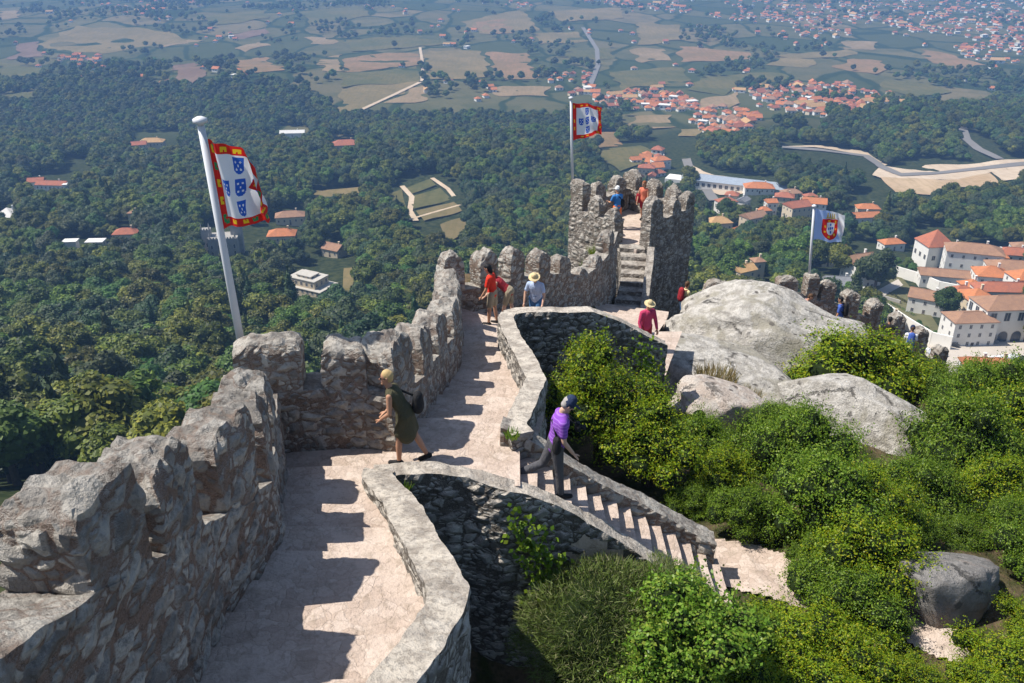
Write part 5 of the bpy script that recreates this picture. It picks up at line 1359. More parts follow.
for u, v, y, w, k in [(712, 470, 15.4, 100, 'yellow'), (752, 452, 16.4, 100, 'green2'), (800, 462, 16.6, 110, 'green'), (846, 480, 16.8, 100, 'yellow'), (768, 505, 14.8, 104, 'green2'), (822, 512, 14.8, 120, 'green'),
                      (876, 512, 15.0, 104, 'yellow'), (926, 492, 16.6, 110, 'green2'), (900, 486, 17.4, 90, 'green'), (962, 446, 18.6, 104, 'green2'), (1006, 436, 19.6, 110, 'yellow'), (1046, 452, 18.4, 100, 'green2'),
                      (970, 408, 22.0, 84, 'green'), (1010, 400, 22.4, 90, 'green2'), (1044, 408, 21.6, 84, 'green'), (965, 385, 22, 80, 'green2'), (1000, 384, 22, 70, 'green'), (1030, 388, 22, 70, 'green'), (700, 440, 17, 70, 'green2'), (990, 492, 16.2, 110, 'yellow'), (1038, 504, 15.6, 110, 'green2'), (862, 556, 13.4, 104, 'yellow'),
                      (905, 528, 14.4, 76, 'green'), (812, 556, 13.6, 86, 'green'), (840, 600, 12.0, 96, 'green'), (960, 524, 14.8, 80, 'green2'), (1006, 530, 14.6, 60, 'green'), (1036, 560, 13.2, 80, 'green'), (740, 520, 14.4, 60, 'green'),
                      (796, 636, 11.0, 112, 'yellow'), (752, 650, 10.4, 100, 'green'), (742, 620, 11.0, 60, 'green2'), (880, 622, 11.6, 60, 'green'), (690, 500, 14.6, 70, 'green'), (950, 400, 22.6, 50, 'green2')]:
    b_ = hzp(u, v + w * 0.22); r_ = w * (1.0 + 0.25 * math.sin(u * 1.7)) * proj(b_)[2] / FPX / 2
    place(k, b_ - Vector((0, 0, 0.05 * r_)), r_, (u * .37) % 6.28, LBY if k == 'yellow' else LB, 'yellow tinged shrubs in the thicket' if k == 'yellow' else G_, 1.05 + 0.2 * math.sin(v * 2.3))
G2 = 'fresh green bushes along the lower right edge'; LB2 = 'fresh yellow green bush in the row along the lower right edge'
for u, v, y, w, k in [(860, 664, 10.4, 110, 'yellow'), (800, 684, 9.8, 110, 'yellow'), (912, 676, 10.2, 70, 'yellow'), (1000, 660, 10.8, 110, 'yellow'), (1034, 620, 11.6, 80, 'yellow'), (970, 690, 9.9, 80, 'yellow'), (735, 690, 9.4, 100, 'yellow')]:
    b_ = hzp(u, v + w * 0.22); r_ = w * 1.1 * proj(b_)[2] / FPX / 2
    place(k, b_ - Vector((0, 0, 0.05 * r_)), r_, (u * .37) % 6.28, LB2, G2, 0.9)
# small tufts
def tuft(u, v, y, r, mat, label, name='grass_tuft', n=260, L=0.35, cat='plant'):
    c = py(u, v, y); g = np.random.default_rng(int(u * 7 + v)); V = []; F = []
    for k in range(n):
        a = g.random() * 6.283; q = r * math.sqrt(g.random()); b = np.array([q * math.cos(a), q * math.sin(a), -0.1]); d = np.array([math.cos(a) * 0.5 * g.random(), math.sin(a) * 0.5 * g.random(), 1.0]); d += g.normal(size=3) * .2
        d /= np.linalg.norm(d); w = np.cross(d, g.normal(size=3)); w /= np.linalg.norm(w); w *= 0.012; l = L * g.uniform(.5, 1.2); i = len(V)
        V += [b - w, b + w, b + d * l + w * .3, b + d * l - w * .3]; F.append((i, i + 1, i + 2, i + 3))
    tag(mesh_obj(name, V, F, mat, None, c, None, False, True), label, cat)
tuft(885, 452, 18.8, 0.5, M['dry_grass'], 'tuft of dry brown grass under the elongated pale boulder', n=500, L=0.5)
tuft(716, 376, 21.2, 0.55, M['dry_grass'], 'dry olive tuft on the left end of the slab boulder', n=420, L=0.3)
tuft(746, 396, 20.6, 0.35, M['dry_grass'], 'small dry tuft between the slab and pinkish boulders', n=220, L=0.3)
tuft(598, 256, 33.0, 0.30, M['leaf_yellow'], 'yellow green plant sprouting from the left face of the tower', 'wall_plant', 260, 0.5)
tuft(588, 270, 33.0, 0.22, M['leaf_yellow'], 'smaller plant sprouting low on the left face of the tower', 'wall_plant', 160, 0.5)
tuft(402, 486, 10.7, 0.12, M['leaf_bright'], 'small yellow green weed on the inner edge of the curving parapet', 'wall_plant', 110, 0.16)
tuft(512, 432, 11.9, 0.10, M['leaf_bright'], 'small weed at the foot of the parapet end beside the landing', 'wall_plant', 80, 0.14)
# ivy hanging in the ditch
def ivy(u0, v0, u1, v1, y, n, label):
    a, b = py(u0, v0, y), py(u1, v1, y); g = np.random.default_rng(int(u0)); k = g.random((n, 1)); P = np.array(a) * (1 - k) + np.array(b) * k + g.normal(size=(n, 3)) * np.array([0.16, 0.03, 0.2])
    t = g.normal(size=(n, 3)); t /= np.linalg.norm(t, axis=1)[:, None]; w = np.cross(t, np.array([0, -1, 0.3]) + g.normal(size=(n, 3)) * .4); w /= np.linalg.norm(w, axis=1)[:, None]; s = 0.05
    V = np.stack([P - t * s, P + w * s * .7, P + t * s, P - w * s * .7], 1).reshape(-1, 3); c = (a + b) / 2
    tag(mesh_obj('ivy', V - np.array(c), np.arange(4 * n).reshape(-1, 4), M['leaf_shrub'], None, c, None, False, True), label, 'plant')
ivy(520, 520, 560, 600, 10.55, 380, 'ivy creeping over the shaded wall below the descending steps')
ivy(640, 350, 655, 385, 19.1, 240, 'dark ivy on the shaded parapet wall behind the round shrub')
# ================================================================ PEOPLE
def matc(n, c, r=0.8):
    t = NT(n); o = t.obj(); v = t.noise(o, 18, 4); w = t.noise(t.node('VectorMath', operation='MULTIPLY', ins={0: o, 1: (1.6, 1.6, 0.8)}).outputs[0], 9, 4, 0.6, 0.8)
    cl = n.startswith('cloth')
    return t.done(t.mix(v.outputs[0], tuple(x * 0.82 for x in c), tuple(min(1, x * 1.12) for x in c)), r, w.outputs[0] if cl else None, 0.035, spec=0.2)
SKIN = matc('skin_tanned', (0.46, 0.25, 0.16), 0.6); SKIN2 = matc('skin_fair', (0.58, 0.36, 0.26), 0.6)
CL = {k: matc('cloth_' + k, c) for k, c in dict(olive=(0.075, 0.07, 0.04), purple=(0.20, 0.07, 0.38), charcoal=(0.085, 0.085, 0.095), red=(0.72, 0.04, 0.02), khaki=(0.36, 0.30, 0.21), maroon=(0.30, 0.025, 0.035),
      skyblue=(0.42, 0.52, 0.72), denim=(0.06, 0.16, 0.34), blue=(0.05, 0.22, 0.55), orange=(0.85, 0.20, 0.06), coral=(0.72, 0.20, 0.12), pink=(0.50, 0.05, 0.13), yellow=(0.70, 0.62, 0.34), navy=(0.025, 0.04, 0.09),
      royal=(0.06, 0.12, 0.42), white=(0.78, 0.78, 0.78), black=(0.02, 0.02, 0.022), straw=(0.62, 0.50, 0.28), rose=(0.50, 0.28, 0.25)).items()}
HAIRM = {k: matc('hair_' + k, c, 0.6) for k, c in dict(blonde=(0.50, 0.36, 0.17), brown=(0.10, 0.055, 0.03), black=(0.012, 0.012, 0.014), auburn=(0.26, 0.09, 0.04), grey=(0.35, 0.33, 0.31)).items()}
def stripes(name, a, b, sc_):
    t = NT(name); s = t.node('SeparateXYZ', ins={0: t.obj()}); w = t.math('FRACT', t.math('MULTIPLY', s.outputs[2], sc_))
    return t.done(t.mix(t.step(w, 0.70, 0.74), a, b), 0.85)
CL['purple'] = stripes('cloth_purple_stripe', (0.22, 0.07, 0.42), (0.32, 0.15, 0.54), 19)

def capsule(mb, a, b, ra, rb, n=12, sq=1.0, ax=None):
    """closed tapered limb; sq flattens it along axis ax"""
    a, b = Vector(a), Vector(b); d = b - a; L = d.length; d = d.normalized() if L > 1e-6 else Vector((0, 0, 1))
    x = (Vector(ax) - d * Vector(ax).dot(d)).normalized() if ax is not None else d.orthogonal().normalized(); y = d.cross(x)
    V = []; F = []; rings = []
    for k in range(4): t = math.pi / 2 * (1 - k / 4); rings.append((a - d * ra * math.sin(t), ra * math.cos(t)))
    rings[0] = (a - d * ra, ra * 0.05)
    rings.append((a, ra)); rings.append((a.lerp(b, .5), (ra + rb) / 2)); rings.append((b, rb))
    for k in range(1, 5): t = math.pi / 2 * k / 4; rings.append((b + d * rb * math.sin(t), max(rb * math.cos(t), rb * .05)))
    for c, r in rings:
        for i in range(n):
            q = 6.2832 * i / n; V.append(c + x * (r * sq * math.cos(q)) + y * (r * math.sin(q)))
    m = len(rings)
    for j in range(m - 1):
        for i in range(n): F.append((j * n + i, j * n + (i + 1) % n, (j + 1) * n + (i + 1) % n, (j + 1) * n + i))
    F.append(tuple(range(n))[::-1]); F.append(tuple(range((m - 1) * n, m * n))); mb.add(V, F)
_dg = None
def fuse(name, mb, mat, parent, voxel, smooth=4, label=None):
    """melt overlapping closed pieces into one continuous surface"""
    me = bpy.data.meshes.new(name + '_raw'); me.from_pydata([tuple(v) for v in mb.V], [], mb.F)
    import bmesh
    bm = bmesh.new(); bm.from_mesh(me); bmesh.ops.recalc_face_normals(bm, faces=bm.faces); bm.to_mesh(me); bm.free()
    t = bpy.data.objects.new('tmp', me); sc.collection.objects.link(t)
    r = t.modifiers.new('r', 'REMESH'); r.mode = 'VOXEL'; r.voxel_size = voxel; r.use_smooth_shade = True
    s = t.modifiers.new('s', 'SMOOTH'); s.iterations = smooth; s.factor = 0.5
    dg = bpy.context.evaluated_depsgraph_get(); dg.update()
    m2 = bpy.data.meshes.new_from_object(t.evaluated_get(dg)); m2.name = name
    bpy.data.objects.remove(t); bpy.data.meshes.remove(me)
    m2.materials.clear(); m2.materials.append(mat); m2.polygons.foreach_set('use_smooth', np.ones(len(m2.polygons), bool))
    o = bpy.data.objects.new(name, m2); link(o, parent)
    if label: o['label'] = label
    return o
def person(label, feet, rz, H=1.72, lean=0.05, hip=(0.1, -0.1), knee=(0.05, 0.1), sh=(0.1, -0.1), ab=(0.12, 0.12), el=(0.25, 0.25), head=0.15, yaw=0.0,
           skin=SKIN, hair='brown', longhair=False, hat=None, top='red', sleeve='short', legs='trousers', legc='charcoal', shoe='black', vox=0.012, dress=False, glasses=False, bulk=1.0, clasp=0.18):
    """index 0 = left (-x), 1 = right (+x). Angles in radians, forward positive. Faces +y before rz."""
    k = H / 1.72; root = empty('person', feet, rz, label, 'person')
    def V3(x, y, z): return Vector((x, y, z))
    def fwd(a): return V3(0, math.sin(a), -math.cos(a))
    low = 0; J = {}
    for s in (0, 1):
        hp = V3((-.095, .095)[s] * k, 0, 0); kn = hp + fwd(hip[s]) * .43 * k; an = kn + fwd(hip[s] - knee[s]) * .41 * k
        J[s] = [hp, kn, an]; low = min(low, an.z - 0.075 * k)
    off = V3(0, 0, -low)
    # the lowest foot stands under the root
    st_ = min((0, 1), key=lambda s: J[s][2].z); off.y = -J[st_][2].y
    pel = off
    up = V3(0, math.sin(lean), math.cos(lean)); nk = pel + up * .50 * k; bk = V3(0, math.cos(lean), -math.sin(lean))
    body = MB()
    wd = .155 * k * bulk
    capsule(body, pel + V3(0, 0, .02), pel + up * .16 * k, wd * .98, wd * .88, 14, 0.68, bk); capsule(body, pel + up * .16 * k, pel + up * .36 * k, wd * .88, wd * 1.06, 14, 0.66, bk)
    capsule(body, nk - up * .06 * k + V3(-.13, 0, 0) * k, nk - up * .06 * k + V3(.13, 0, 0) * k, .068 * k, .068 * k); capsule(body, nk - up * .10 * k, nk + up * .07 * k, .062 * k, .052 * k)
    ha = lean * 0.6 + head; hu = V3(0, math.sin(ha), math.cos(ha)); hf = V3(0, math.cos(ha), -math.sin(ha))
    hc = nk + up * .07 * k + hu * .115 * k + hf * .015
    Rz = Matrix.Rotation(yaw, 3, hu); hf = Rz @ hf; hr = hf.cross(hu)
    capsule(body, nk + up * .04 * k, hc - hu * .05 * k, .052 * k, .052 * k)
    capsule(body, hc - hu * .055 * k + hf * .012 * k, hc + hu * .035 * k, .066 * k, .086 * k, 14, 0.90, hr)   # jaw to skull
    capsule(body, hc + hu * .03 * k - hf * .02 * k, hc + hu * .035 * k, .085 * k, .085 * k, 12, 0.92, hr)
    capsule(body, hc + hf * .078 * k + hu * .012 * k, hc + hf * .102 * k - hu * .022 * k, .010 * k, .016 * k, 8)      # nose
    capsule(body, hc + hf * .062 * k - hu * .098 * k, hc + hf * .058 * k - hu * .094 * k, .026 * k, .026 * k, 8)     # chin
    for s in (-1, 1): capsule(body, hc + hr * s * .080 * k - hf * .005 - hu * .015, hc + hr * s * .084 * k - hf * .012 + hu * .02, .016 * k, .020 * k, 8, .5, hr)
    shirt, trou, shoes = MB(), MB(), []
    capsule(shirt, pel + up * (.02 if not dress else .0) * k, pel + up * .18 * k, wd * 1.10, wd * .98, 14, 0.74, bk); capsule(shirt, pel + up * .18 * k, pel + up * .36 * k, wd * .98, wd * 1.14, 14, 0.72, bk)
    capsule(shirt, nk - up * .065 * k + V3(-.13, 0, 0) * k, nk - up * .065 * k + V3(.13, 0, 0) * k, .078 * k, .078 * k); capsule(shirt, nk - up * .07 * k, nk - up * .03 * k, .085 * k, .066 * k)
    capsule(trou, pel + V3(0, 0, .03), pel + up * .09 * k, wd * 1.06, wd * 1.02, 14, 0.76, bk)
    for s in (0, 1):
        hp, kn, an = [q + off for q in J[s]]
        capsule(body, hp, kn, .082 * k * bulk, .052 * k); capsule(body, kn, kn.lerp(an, .35), .050 * k, .055 * k); capsule(body, kn.lerp(an, .35), an, .055 * k, .036 * k)
        a = hip[s] - knee[s]; drop = max(0, (an.z - 0.075 * k)) ; pt = min(1.0, max(0.0, -a) * 0.9) if drop > 0.03 else 0.0
        fd = V3(0, math.cos(pt), -math.sin(pt)); fu = V3(0, math.sin(pt), math.cos(pt))
        heel = an - fu * .045 * k - fd * .035 * k; toe = an - fu * .052 * k + fd * .155 * k
        capsule(body, heel + fu * .01, toe, .034 * k, .026 * k, 10, 1.2, V3(1, 0, 0))
        sm = MB(); capsule(sm, heel, toe, .044 * k, .036 * k, 12, 1.15, V3(1, 0, 0)); capsule(sm, an - fu * .01, heel.lerp(toe, .25), .045 * k, .044 * k); shoes.append(sm)
        if legs == 'trousers':
            capsule(trou, hp, kn, .096 * k * bulk, .068 * k); capsule(trou, kn, an + (kn - an).normalized() * .03 * k, .068 * k, .058 * k)
        elif legs == 'shorts':
            capsule(trou, hp, hp.lerp(kn, .78), .098 * k * bulk, .088 * k)
    if dress:
        skirt_end = (J[0][1] + J[1][1]) / 2 + off
        capsule(trou, pel + up * .05 * k, pel.lerp(skirt_end, .80), wd * 1.08, wd * 1.32, 16, 0.82, bk)
        for s in (0, 1): hp, kn, an = [q + off for q in J[s]]; capsule(trou, hp, hp.lerp(kn, .72), .10 * k, .105 * k)
    hands = []
    for s in (0, 1):
        sg = (-1, 1)[s]; shp = nk - up * .065 * k + V3(sg * .175 * k, 0, 0)
        def ad(f): return V3(sg * math.sin(ab[s]), math.sin(f) * math.cos(ab[s]), -math.cos(f) * math.cos(ab[s]))
        eb = shp + ad(sh[s]) * .285 * k
        fa = sh[s] + el[s]; fd = V3(sg * math.sin(ab[s]) * .2 - sg * clasp * min(1, el[s]), math.sin(fa), -math.cos(fa)).normalized(); wr = eb + fd * .245 * k
        capsule(body, shp, eb, .050 * k * bulk, .040 * k); capsule(body, eb, wr, .040 * k, .027 * k)
        # hand: palm, four unequal bent fingers, thumb from the side of the palm
        side = V3(sg, 0, 0); side = (side - fd * side.dot(fd)).normalized(); nrm = fd.cross(side) * sg  # palm normal
        pm = wr + fd * .085 * k; capsule(body, wr + fd * .01, pm, .030 * k, .036 * k, 10, 0.5, nrm)
        inward = -side
        for i, ln in enumerate((.070, .080, .074, .058)):
            b0 = pm + nrm.cross(fd).normalized() * (0.036 - 0.024 * i) * k * 0.9 + fd * .012 * k; cu = inward * 0.55
            m1 = b0 + (fd + cu * 0.5).normalized() * ln * .55 * k; m2 = m1 + (fd * 0.7 + cu).normalized() * ln * .5 * k
            capsule(body, b0, m1, .0095 * k, .0088 * k, 7); capsule(body, m1, m2, .0088 * k, .0075 * k, 7)
        th0 = wr + fd * .035 * k + V3(0, .028, 0) * k; th1 = th0 + (fd * .7 + V3(0, .7, 0)).normalized() * .042 * k; th2 = th1 + (fd + inward * .3).normalized() * .032 * k
        capsule(body, th0, th1, .013 * k, .011 * k, 7); capsule(body, th1, th2, .011 * k, .009 * k, 7)
        hands.append(pm)
        if sleeve == 'short': capsule(shirt, shp, shp.lerp(eb, .62), .066 * k * bulk, .062 * k)
        elif sleeve == 'long': capsule(shirt, shp, eb, .066 * k * bulk, .054 * k); capsule(shirt, eb, eb.lerp(wr, .92), .054 * k, .042 * k)
    fuse('body', body, skin, root, vox, 3)
    fuse('dress' if dress else 'shirt', shirt, CL[top], root, 0.016, 3)
    if legs != 'bare': fuse('skirt' if dress else legs, trou, CL[legc], root, 0.016, 3)
    for sm in shoes: fuse('shoe', sm, CL[shoe], root, 0.014, 2)
    hm = MB()
    capsule(hm, hc + hu * .042 * k - hf * .024 * k, hc + hu * .055 * k - hf * .012 * k, .094 * k, .088 * k, 14, .96, hr)
    capsule(hm, hc - hf * .05 * k - hu * (.02 if not longhair else .10) * k, hc - hf * .03 * k + hu * .03 * k, .062 * k, .082 * k, 12, 1.05, hr)
    fuse('hair', hm, HAIRM[hair], root, 0.012, 2)
    for s in (-1, 1):
        e = MB(); e.ball(hc + hr * s * .032 * k + hf * .078 * k + hu * .012 * k, .011 * k, 8, 6); e.build('eye', CL['black'] if glasses else CL['navy'], root)
    m = MB(); capsule(m, hc + hf * .078 * k - hu * .058 * k - hr * .018 * k, hc + hf * .078 * k - hu * .058 * k + hr * .018 * k, .006, .006, 6); m.build('mouth', CL['rose'], root)
    if glasses:
        g = MB()
        for s in (-1, 1): capsule(g, hc + hr * s * .022 * k + hf * .094 * k + hu * .012 * k, hc + hr * s * .046 * k + hf * .086 * k + hu * .012 * k, .017 * k, .016 * k, 8, .5, hf)
        for s in (-1, 1): capsule(g, hc + hr * s * .058 * k + hf * .08 * k + hu * .016 * k, hc + hr * s * .084 * k + hu * .014 * k, .005, .005, 6)
        g.build('sunglasses', CL['black'], root, smooth=True)
    if hat:
        kind, col = hat; h = MB()
        capsule(h, hc + hu * .052 * k - hf * .012 * k, hc + hu * .075 * k - hf * .012 * k, .104 * k, .094 * k, 14, .97, hr)
        if kind == 'cap': capsule(h, hc + hu * .058 * k + hf * .07 * k, hc + hu * .046 * k + hf * .155 * k, .066 * k, .054 * k, 12, .16, hu)
        else:
            b = hc + hu * .05 * k; capsule(h, b - hu * .004, b + hu * .004, .17 * k, .165 * k, 18, 1.0)
            h.V = [v if i < 11 * 14 else tuple(b + (Vector(v) - b) - hu * ((Vector(v) - b).dot(hu)) * 0.90) for i, v in enumerate(h.V)]
        fuse('cap' if kind == 'cap' else 'hat', h, CL[col], root, 0.012, 1)
    return root, dict(hc=hc, nk=nk, pel=pel, up=up, hands=hands, k=k, bk=bk)
def carry(owner, name, label, cat, mb_fn, mat):
    """a thing held by a person: placed in the person's frame but its own top-level object"""
    root = owner[0]; mb = mb_fn(owner[1]); c = Vector((0, 0, 0))
    for v in mb.V: c += Vector(v)
    c /= len(mb.V); Rm = Matrix.Rotation(root.rotation_euler.z, 3, 'Z'); w = Vector(root.location) + Rm @ c
    V = [Rm @ (Vector(v) - c) for v in mb.V]
    o = mesh_obj(name, V, mb.F, mat, None, w, None, True, True); return tag(o, label, cat)
def bag_box(P, dx, dy, dz, sx, sy, sz, strap=None):
    mb = MB(); c = P['pel'] + Vector((dx, dy, dz)); capsule(mb, c - Vector((0, 0, sz / 2)), c + Vector((0, 0, sz / 2)), sx, sx * .85, 12, sy, (0, 1, 0))
    if strap:
        a, b = strap; mb.tube([c + Vector((0, 0, sz * .6)), P['nk'] + Vector(a), P['nk'] + Vector(b)], 0.018, 6)
    return mb
def rucksack(P):
    mb = MB(); b = -P['bk']; c = P['pel'] + P['up'] * .32 + b * .20
    capsule(mb, c - P['up'] * .14, c + P['up'] * .14, .15, .13, 12, .65, P['bk'])
    for s in (-1, 1): mb.tube([c + P['up'] * .16 + Vector((s * .09, 0, 0)), P['nk'] + Vector((s * .11, 0, .0)) , P['nk'] + Vector((s * .12, .10, -.10)) + P['bk'] * .02, c + Vector((s * .13, 0, 0)) - P['up'] * .12 - b * .06], 0.02, 6)
    return mb

# rz: 0 faces away from the viewer (+y); +90deg faces left (-x); -90 faces right
w = person('woman in an olive dress and sunglasses leaning forward as she climbs to the landing', (-1.70, 11.58, -7.68), R(82), 1.62, lean=0.48, hip=(0.26, -0.24), knee=(0.22, 0.22), sh=(0.0, -0.12), ab=(0.14, 0.16), el=(0.8, 1.0), clasp=0.5,
           head=-0.30, yaw=0.25, hair='blonde', top='olive', sleeve='none', legs='skirt', legc='olive', dress=True, glasses=True, vox=0.0075, shoe='black')
carry(w, 'shoulder_bag', 'black shoulder bag on the back of the woman in the olive dress', 'bag', lambda P: bag_box(P, 0.10, -0.17, 0.16, 0.13, 0.7, 0.13, ((0.10, -0.13, -0.08), (0.13, 0.05, -0.03))), CL['black'])
STF = lambda u: None
def stair_z(x): return -7.80 - (math.floor((x - 0.02) / (3.45 / NST)) + 0.45) * 2.55 / NST
xm = 0.74
m = person('man in a striped purple shirt and dark cap walking down the side staircase', (xm, 11.55, stair_z(xm) + 0.005), R(-84), 1.76, lean=0.16, hip=(-0.42, 0.10), knee=(0.75, 0.02), sh=(-0.05, 0.05), ab=(0.12, 0.14), el=(0.25, 0.55),
           head=0.55, hair='grey', hat=('cap', 'navy'), skin=SKIN2, top='purple', legs='trousers', legc='charcoal', vox=0.0075, bulk=1.1)
def cam_bag(P):
    mb = bag_box(P, 0.20, -0.02, 0.10, 0.10, 0.7, 0.12); mb.tube([P['pel'] + Vector((0.20, -0.02, 0.22)), P['nk'] + Vector((0.02, -0.15, -0.08)), P['nk'] + Vector((-0.12, 0.02, 0.01)), P['nk'] + Vector((-0.05, 0.14, -0.14))], 0.018, 6); return mb
carry(m, 'camera_bag', 'black bag slung on the hip of the man in purple', 'bag', cam_bag, CL['black'])
def camera_mb(P):
    mb = MB(); c = P['nk'] + Vector((0.02, 0.24, -0.22)); mb.box(c.x - .07, c.y - .035, c.z - .05, c.x + .07, c.y + .035, c.z + .05); mb.box(c.x - .03, c.y - .03, c.z + .05, c.x + .03, c.y + .03, c.z + .08); mb.tube([c + Vector((0, .03, 0)), c + Vector((0, .12, -.02))], [.038, .042], 12)
    for s in (-1, 1): mb.tube([c + Vector((s * .07, 0, .04)), P['nk'] + Vector((s * .08, .08, -.02))], .008, 5)
    return mb
carry(m, 'camera', 'black camera hanging at the chest of the man in purple', 'camera', camera_mb, CL['black'])
def walk_z(y): return interp(y, [(19.0, -9.36), (21.4, -9.93), (22.4, -10.13), (25, -11.25), (27.2, -12.2)])
person('person in a bright red shirt and khaki shorts at the bend of the wall', Vector((py(490, 318, 21.5).x, 21.5, -9.96)), R(70), 1.68, lean=0.12, hip=(0.12, -0.05), sh=(0.15, 0.1), ab=(0.2, 0.3), el=(0.4, 0.5), head=0.35, hair='black', longhair=True, top='red', legs='shorts', legc='khaki', skin=SKIN)
person('woman in a dark red top bending down beside the red shirted person', Vector((py(514, 312, 22.2).x, 22.2, -10.2)), R(78), 1.64, lean=0.85, hip=(0.25, -0.1), knee=(0.1, 0.15), sh=(0.5, 0.4), ab=(0.12, 0.15), el=(0.3, 0.4), head=-0.1, hair='brown', longhair=True, top='maroon', sleeve='none', legs='shorts', legc='khaki', skin=SKIN2)
person('man in a pale blue shirt and straw hat behind the curved parapet', Vector((py(536, 312, 22.9).x, 22.9, -10.75)), R(165), 1.76, lean=0.22, hip=(0.25, 0.0), knee=(0.25, 0.05), sh=(0.2, 0.05), ab=(0.3, 0.35), el=(0.5, 0.4), head=0.4, hair='brown', hat=('straw', 'straw'), top='skyblue', legs='shorts', legc='denim', skin=SKIN2, bulk=1.08)
b = person('man in a blue shirt and orange shorts on the tower top', Vector((py(616, 220, 35.0).x, 35.0, -11.94)), R(25), 1.75, lean=0.05, hip=(0.08, -0.08), sh=(0.35, 0.25), ab=(0.25, 0.15), el=(1.1, 0.5), head=0.1, yaw=0.5, hair='grey', hat=('cap', 'white'), top='blue', legs='shorts', legc='orange')
carry(b, 'shoulder_bag', 'black bag on the hip of the man in orange shorts', 'bag', lambda P: bag_box(P, 0.19, -0.05, 0.14, 0.12, .6, 0.14, ((0.02, -0.15, -0.08), (-0.12, 0.02, 0.02))), CL['black'])
b = person('auburn haired woman in a coral top at the far side of the tower top', Vector((py(643, 205, 36.0).x, 36.0, -11.94)), R(150), 1.70, lean=0.08, hip=(0.1, -0.1), sh=(0.2, 0.1), ab=(0.15, 0.2), el=(0.6, 0.4), head=0.1, yaw=-0.4, hair='auburn', longhair=True, top='coral', sleeve='none', legs='shorts', legc='maroon')
carry(b, 'shoulder_bag', 'dark red bag beside the woman in the coral top', 'bag', lambda P: bag_box(P, 0.22, 0.05, 0.05, 0.13, .6, 0.2, ((0.14, -0.05, -0.04), (0.08, 0.05, 0.0))), CL['maroon'])
person('woman in a pink top and straw hat below the tower', py(649, 301, 21.6) + Vector((0, 0, -1.62)), R(200), 1.66, lean=0.10, sh=(0.1, 0.1), ab=(0.25, 0.25), el=(0.4, 0.4), head=0.3, hair='blonde', hat=('straw', 'straw'), top='pink', sleeve='long', legs='trousers', legc='maroon')
b = person('person in a pale yellow top beside the single rounded merlon', py(687, 282, 30.4) + Vector((0, 0, -1.66)), R(-60), 1.68, lean=0.1, sh=(0.5, 0.3), ab=(0.2, 0.2), el=(0.7, 0.6), head=0.2, hair='brown', top='yellow', legs='shorts', legc='denim')
carry(b, 'rucksack', 'dark red rucksack on the person in pale yellow', 'bag', rucksack, CL['maroon'])
def outer(u, dy=0.8):
    y = interp(u, [(776, 31.5), (858, 32.0), (962, 33.4)]) - dy; x = py(u, 300, y).x
    z = min(P5, key=lambda q: abs(q[0] - x))[2]; zs = sorted(P5, key=lambda q: abs(q[0] - x))[:2]
    a_, b_ = sorted(zs, key=lambda q: q[0]); k_ = min(1, max(0, (x - a_[0]) / (b_[0] - a_[0]))); z = a_[2] + (b_[2] - a_[2]) * k_
    return Vector((py(u, 341.5 + FPX * math.tan(math.atan(-(z - .3) / y) - PITCH), y).x, y, z - 1.13))
person('dark haired person behind the boulder, left of the flagpole merlon', outer(778), R(-70), 1.70, hair='black', longhair=True, top='rose', legs='trousers', legc='charcoal')
person('person in a dusty pink top leaning beside the flagpole merlon', outer(801), R(-100), 1.66, lean=0.5, hair='brown', top='rose', sleeve='long', legs='trousers', legc='khaki', sh=(0.6, 0.6), el=(0.5, 0.5))
b = person('person in a royal blue top with black rucksack behind the bush', outer(838), R(60), 1.70, lean=0.08, hair='black', top='royal', legs='trousers', legc='denim', ab=(0.2, 0.2))
carry(b, 'rucksack', 'black rucksack on the person in royal blue', 'bag', rucksack, CL['black'])
person('small dark dressed figure on the outer wall path, farther down', outer(887), R(-30), 1.66, hair='black', top='black', legs='trousers', legc='charcoal')
b = person('person in a white shirt with a blue rucksack farthest down the path', outer(909), R(-20), 1.72, lean=0.15, hair='brown', hat=('cap', 'navy'), top='white', legs='trousers', legc='denim')
carry(b, 'rucksack', 'blue rucksack on the person in the white shirt', 'bag', rucksack, CL['royal'])
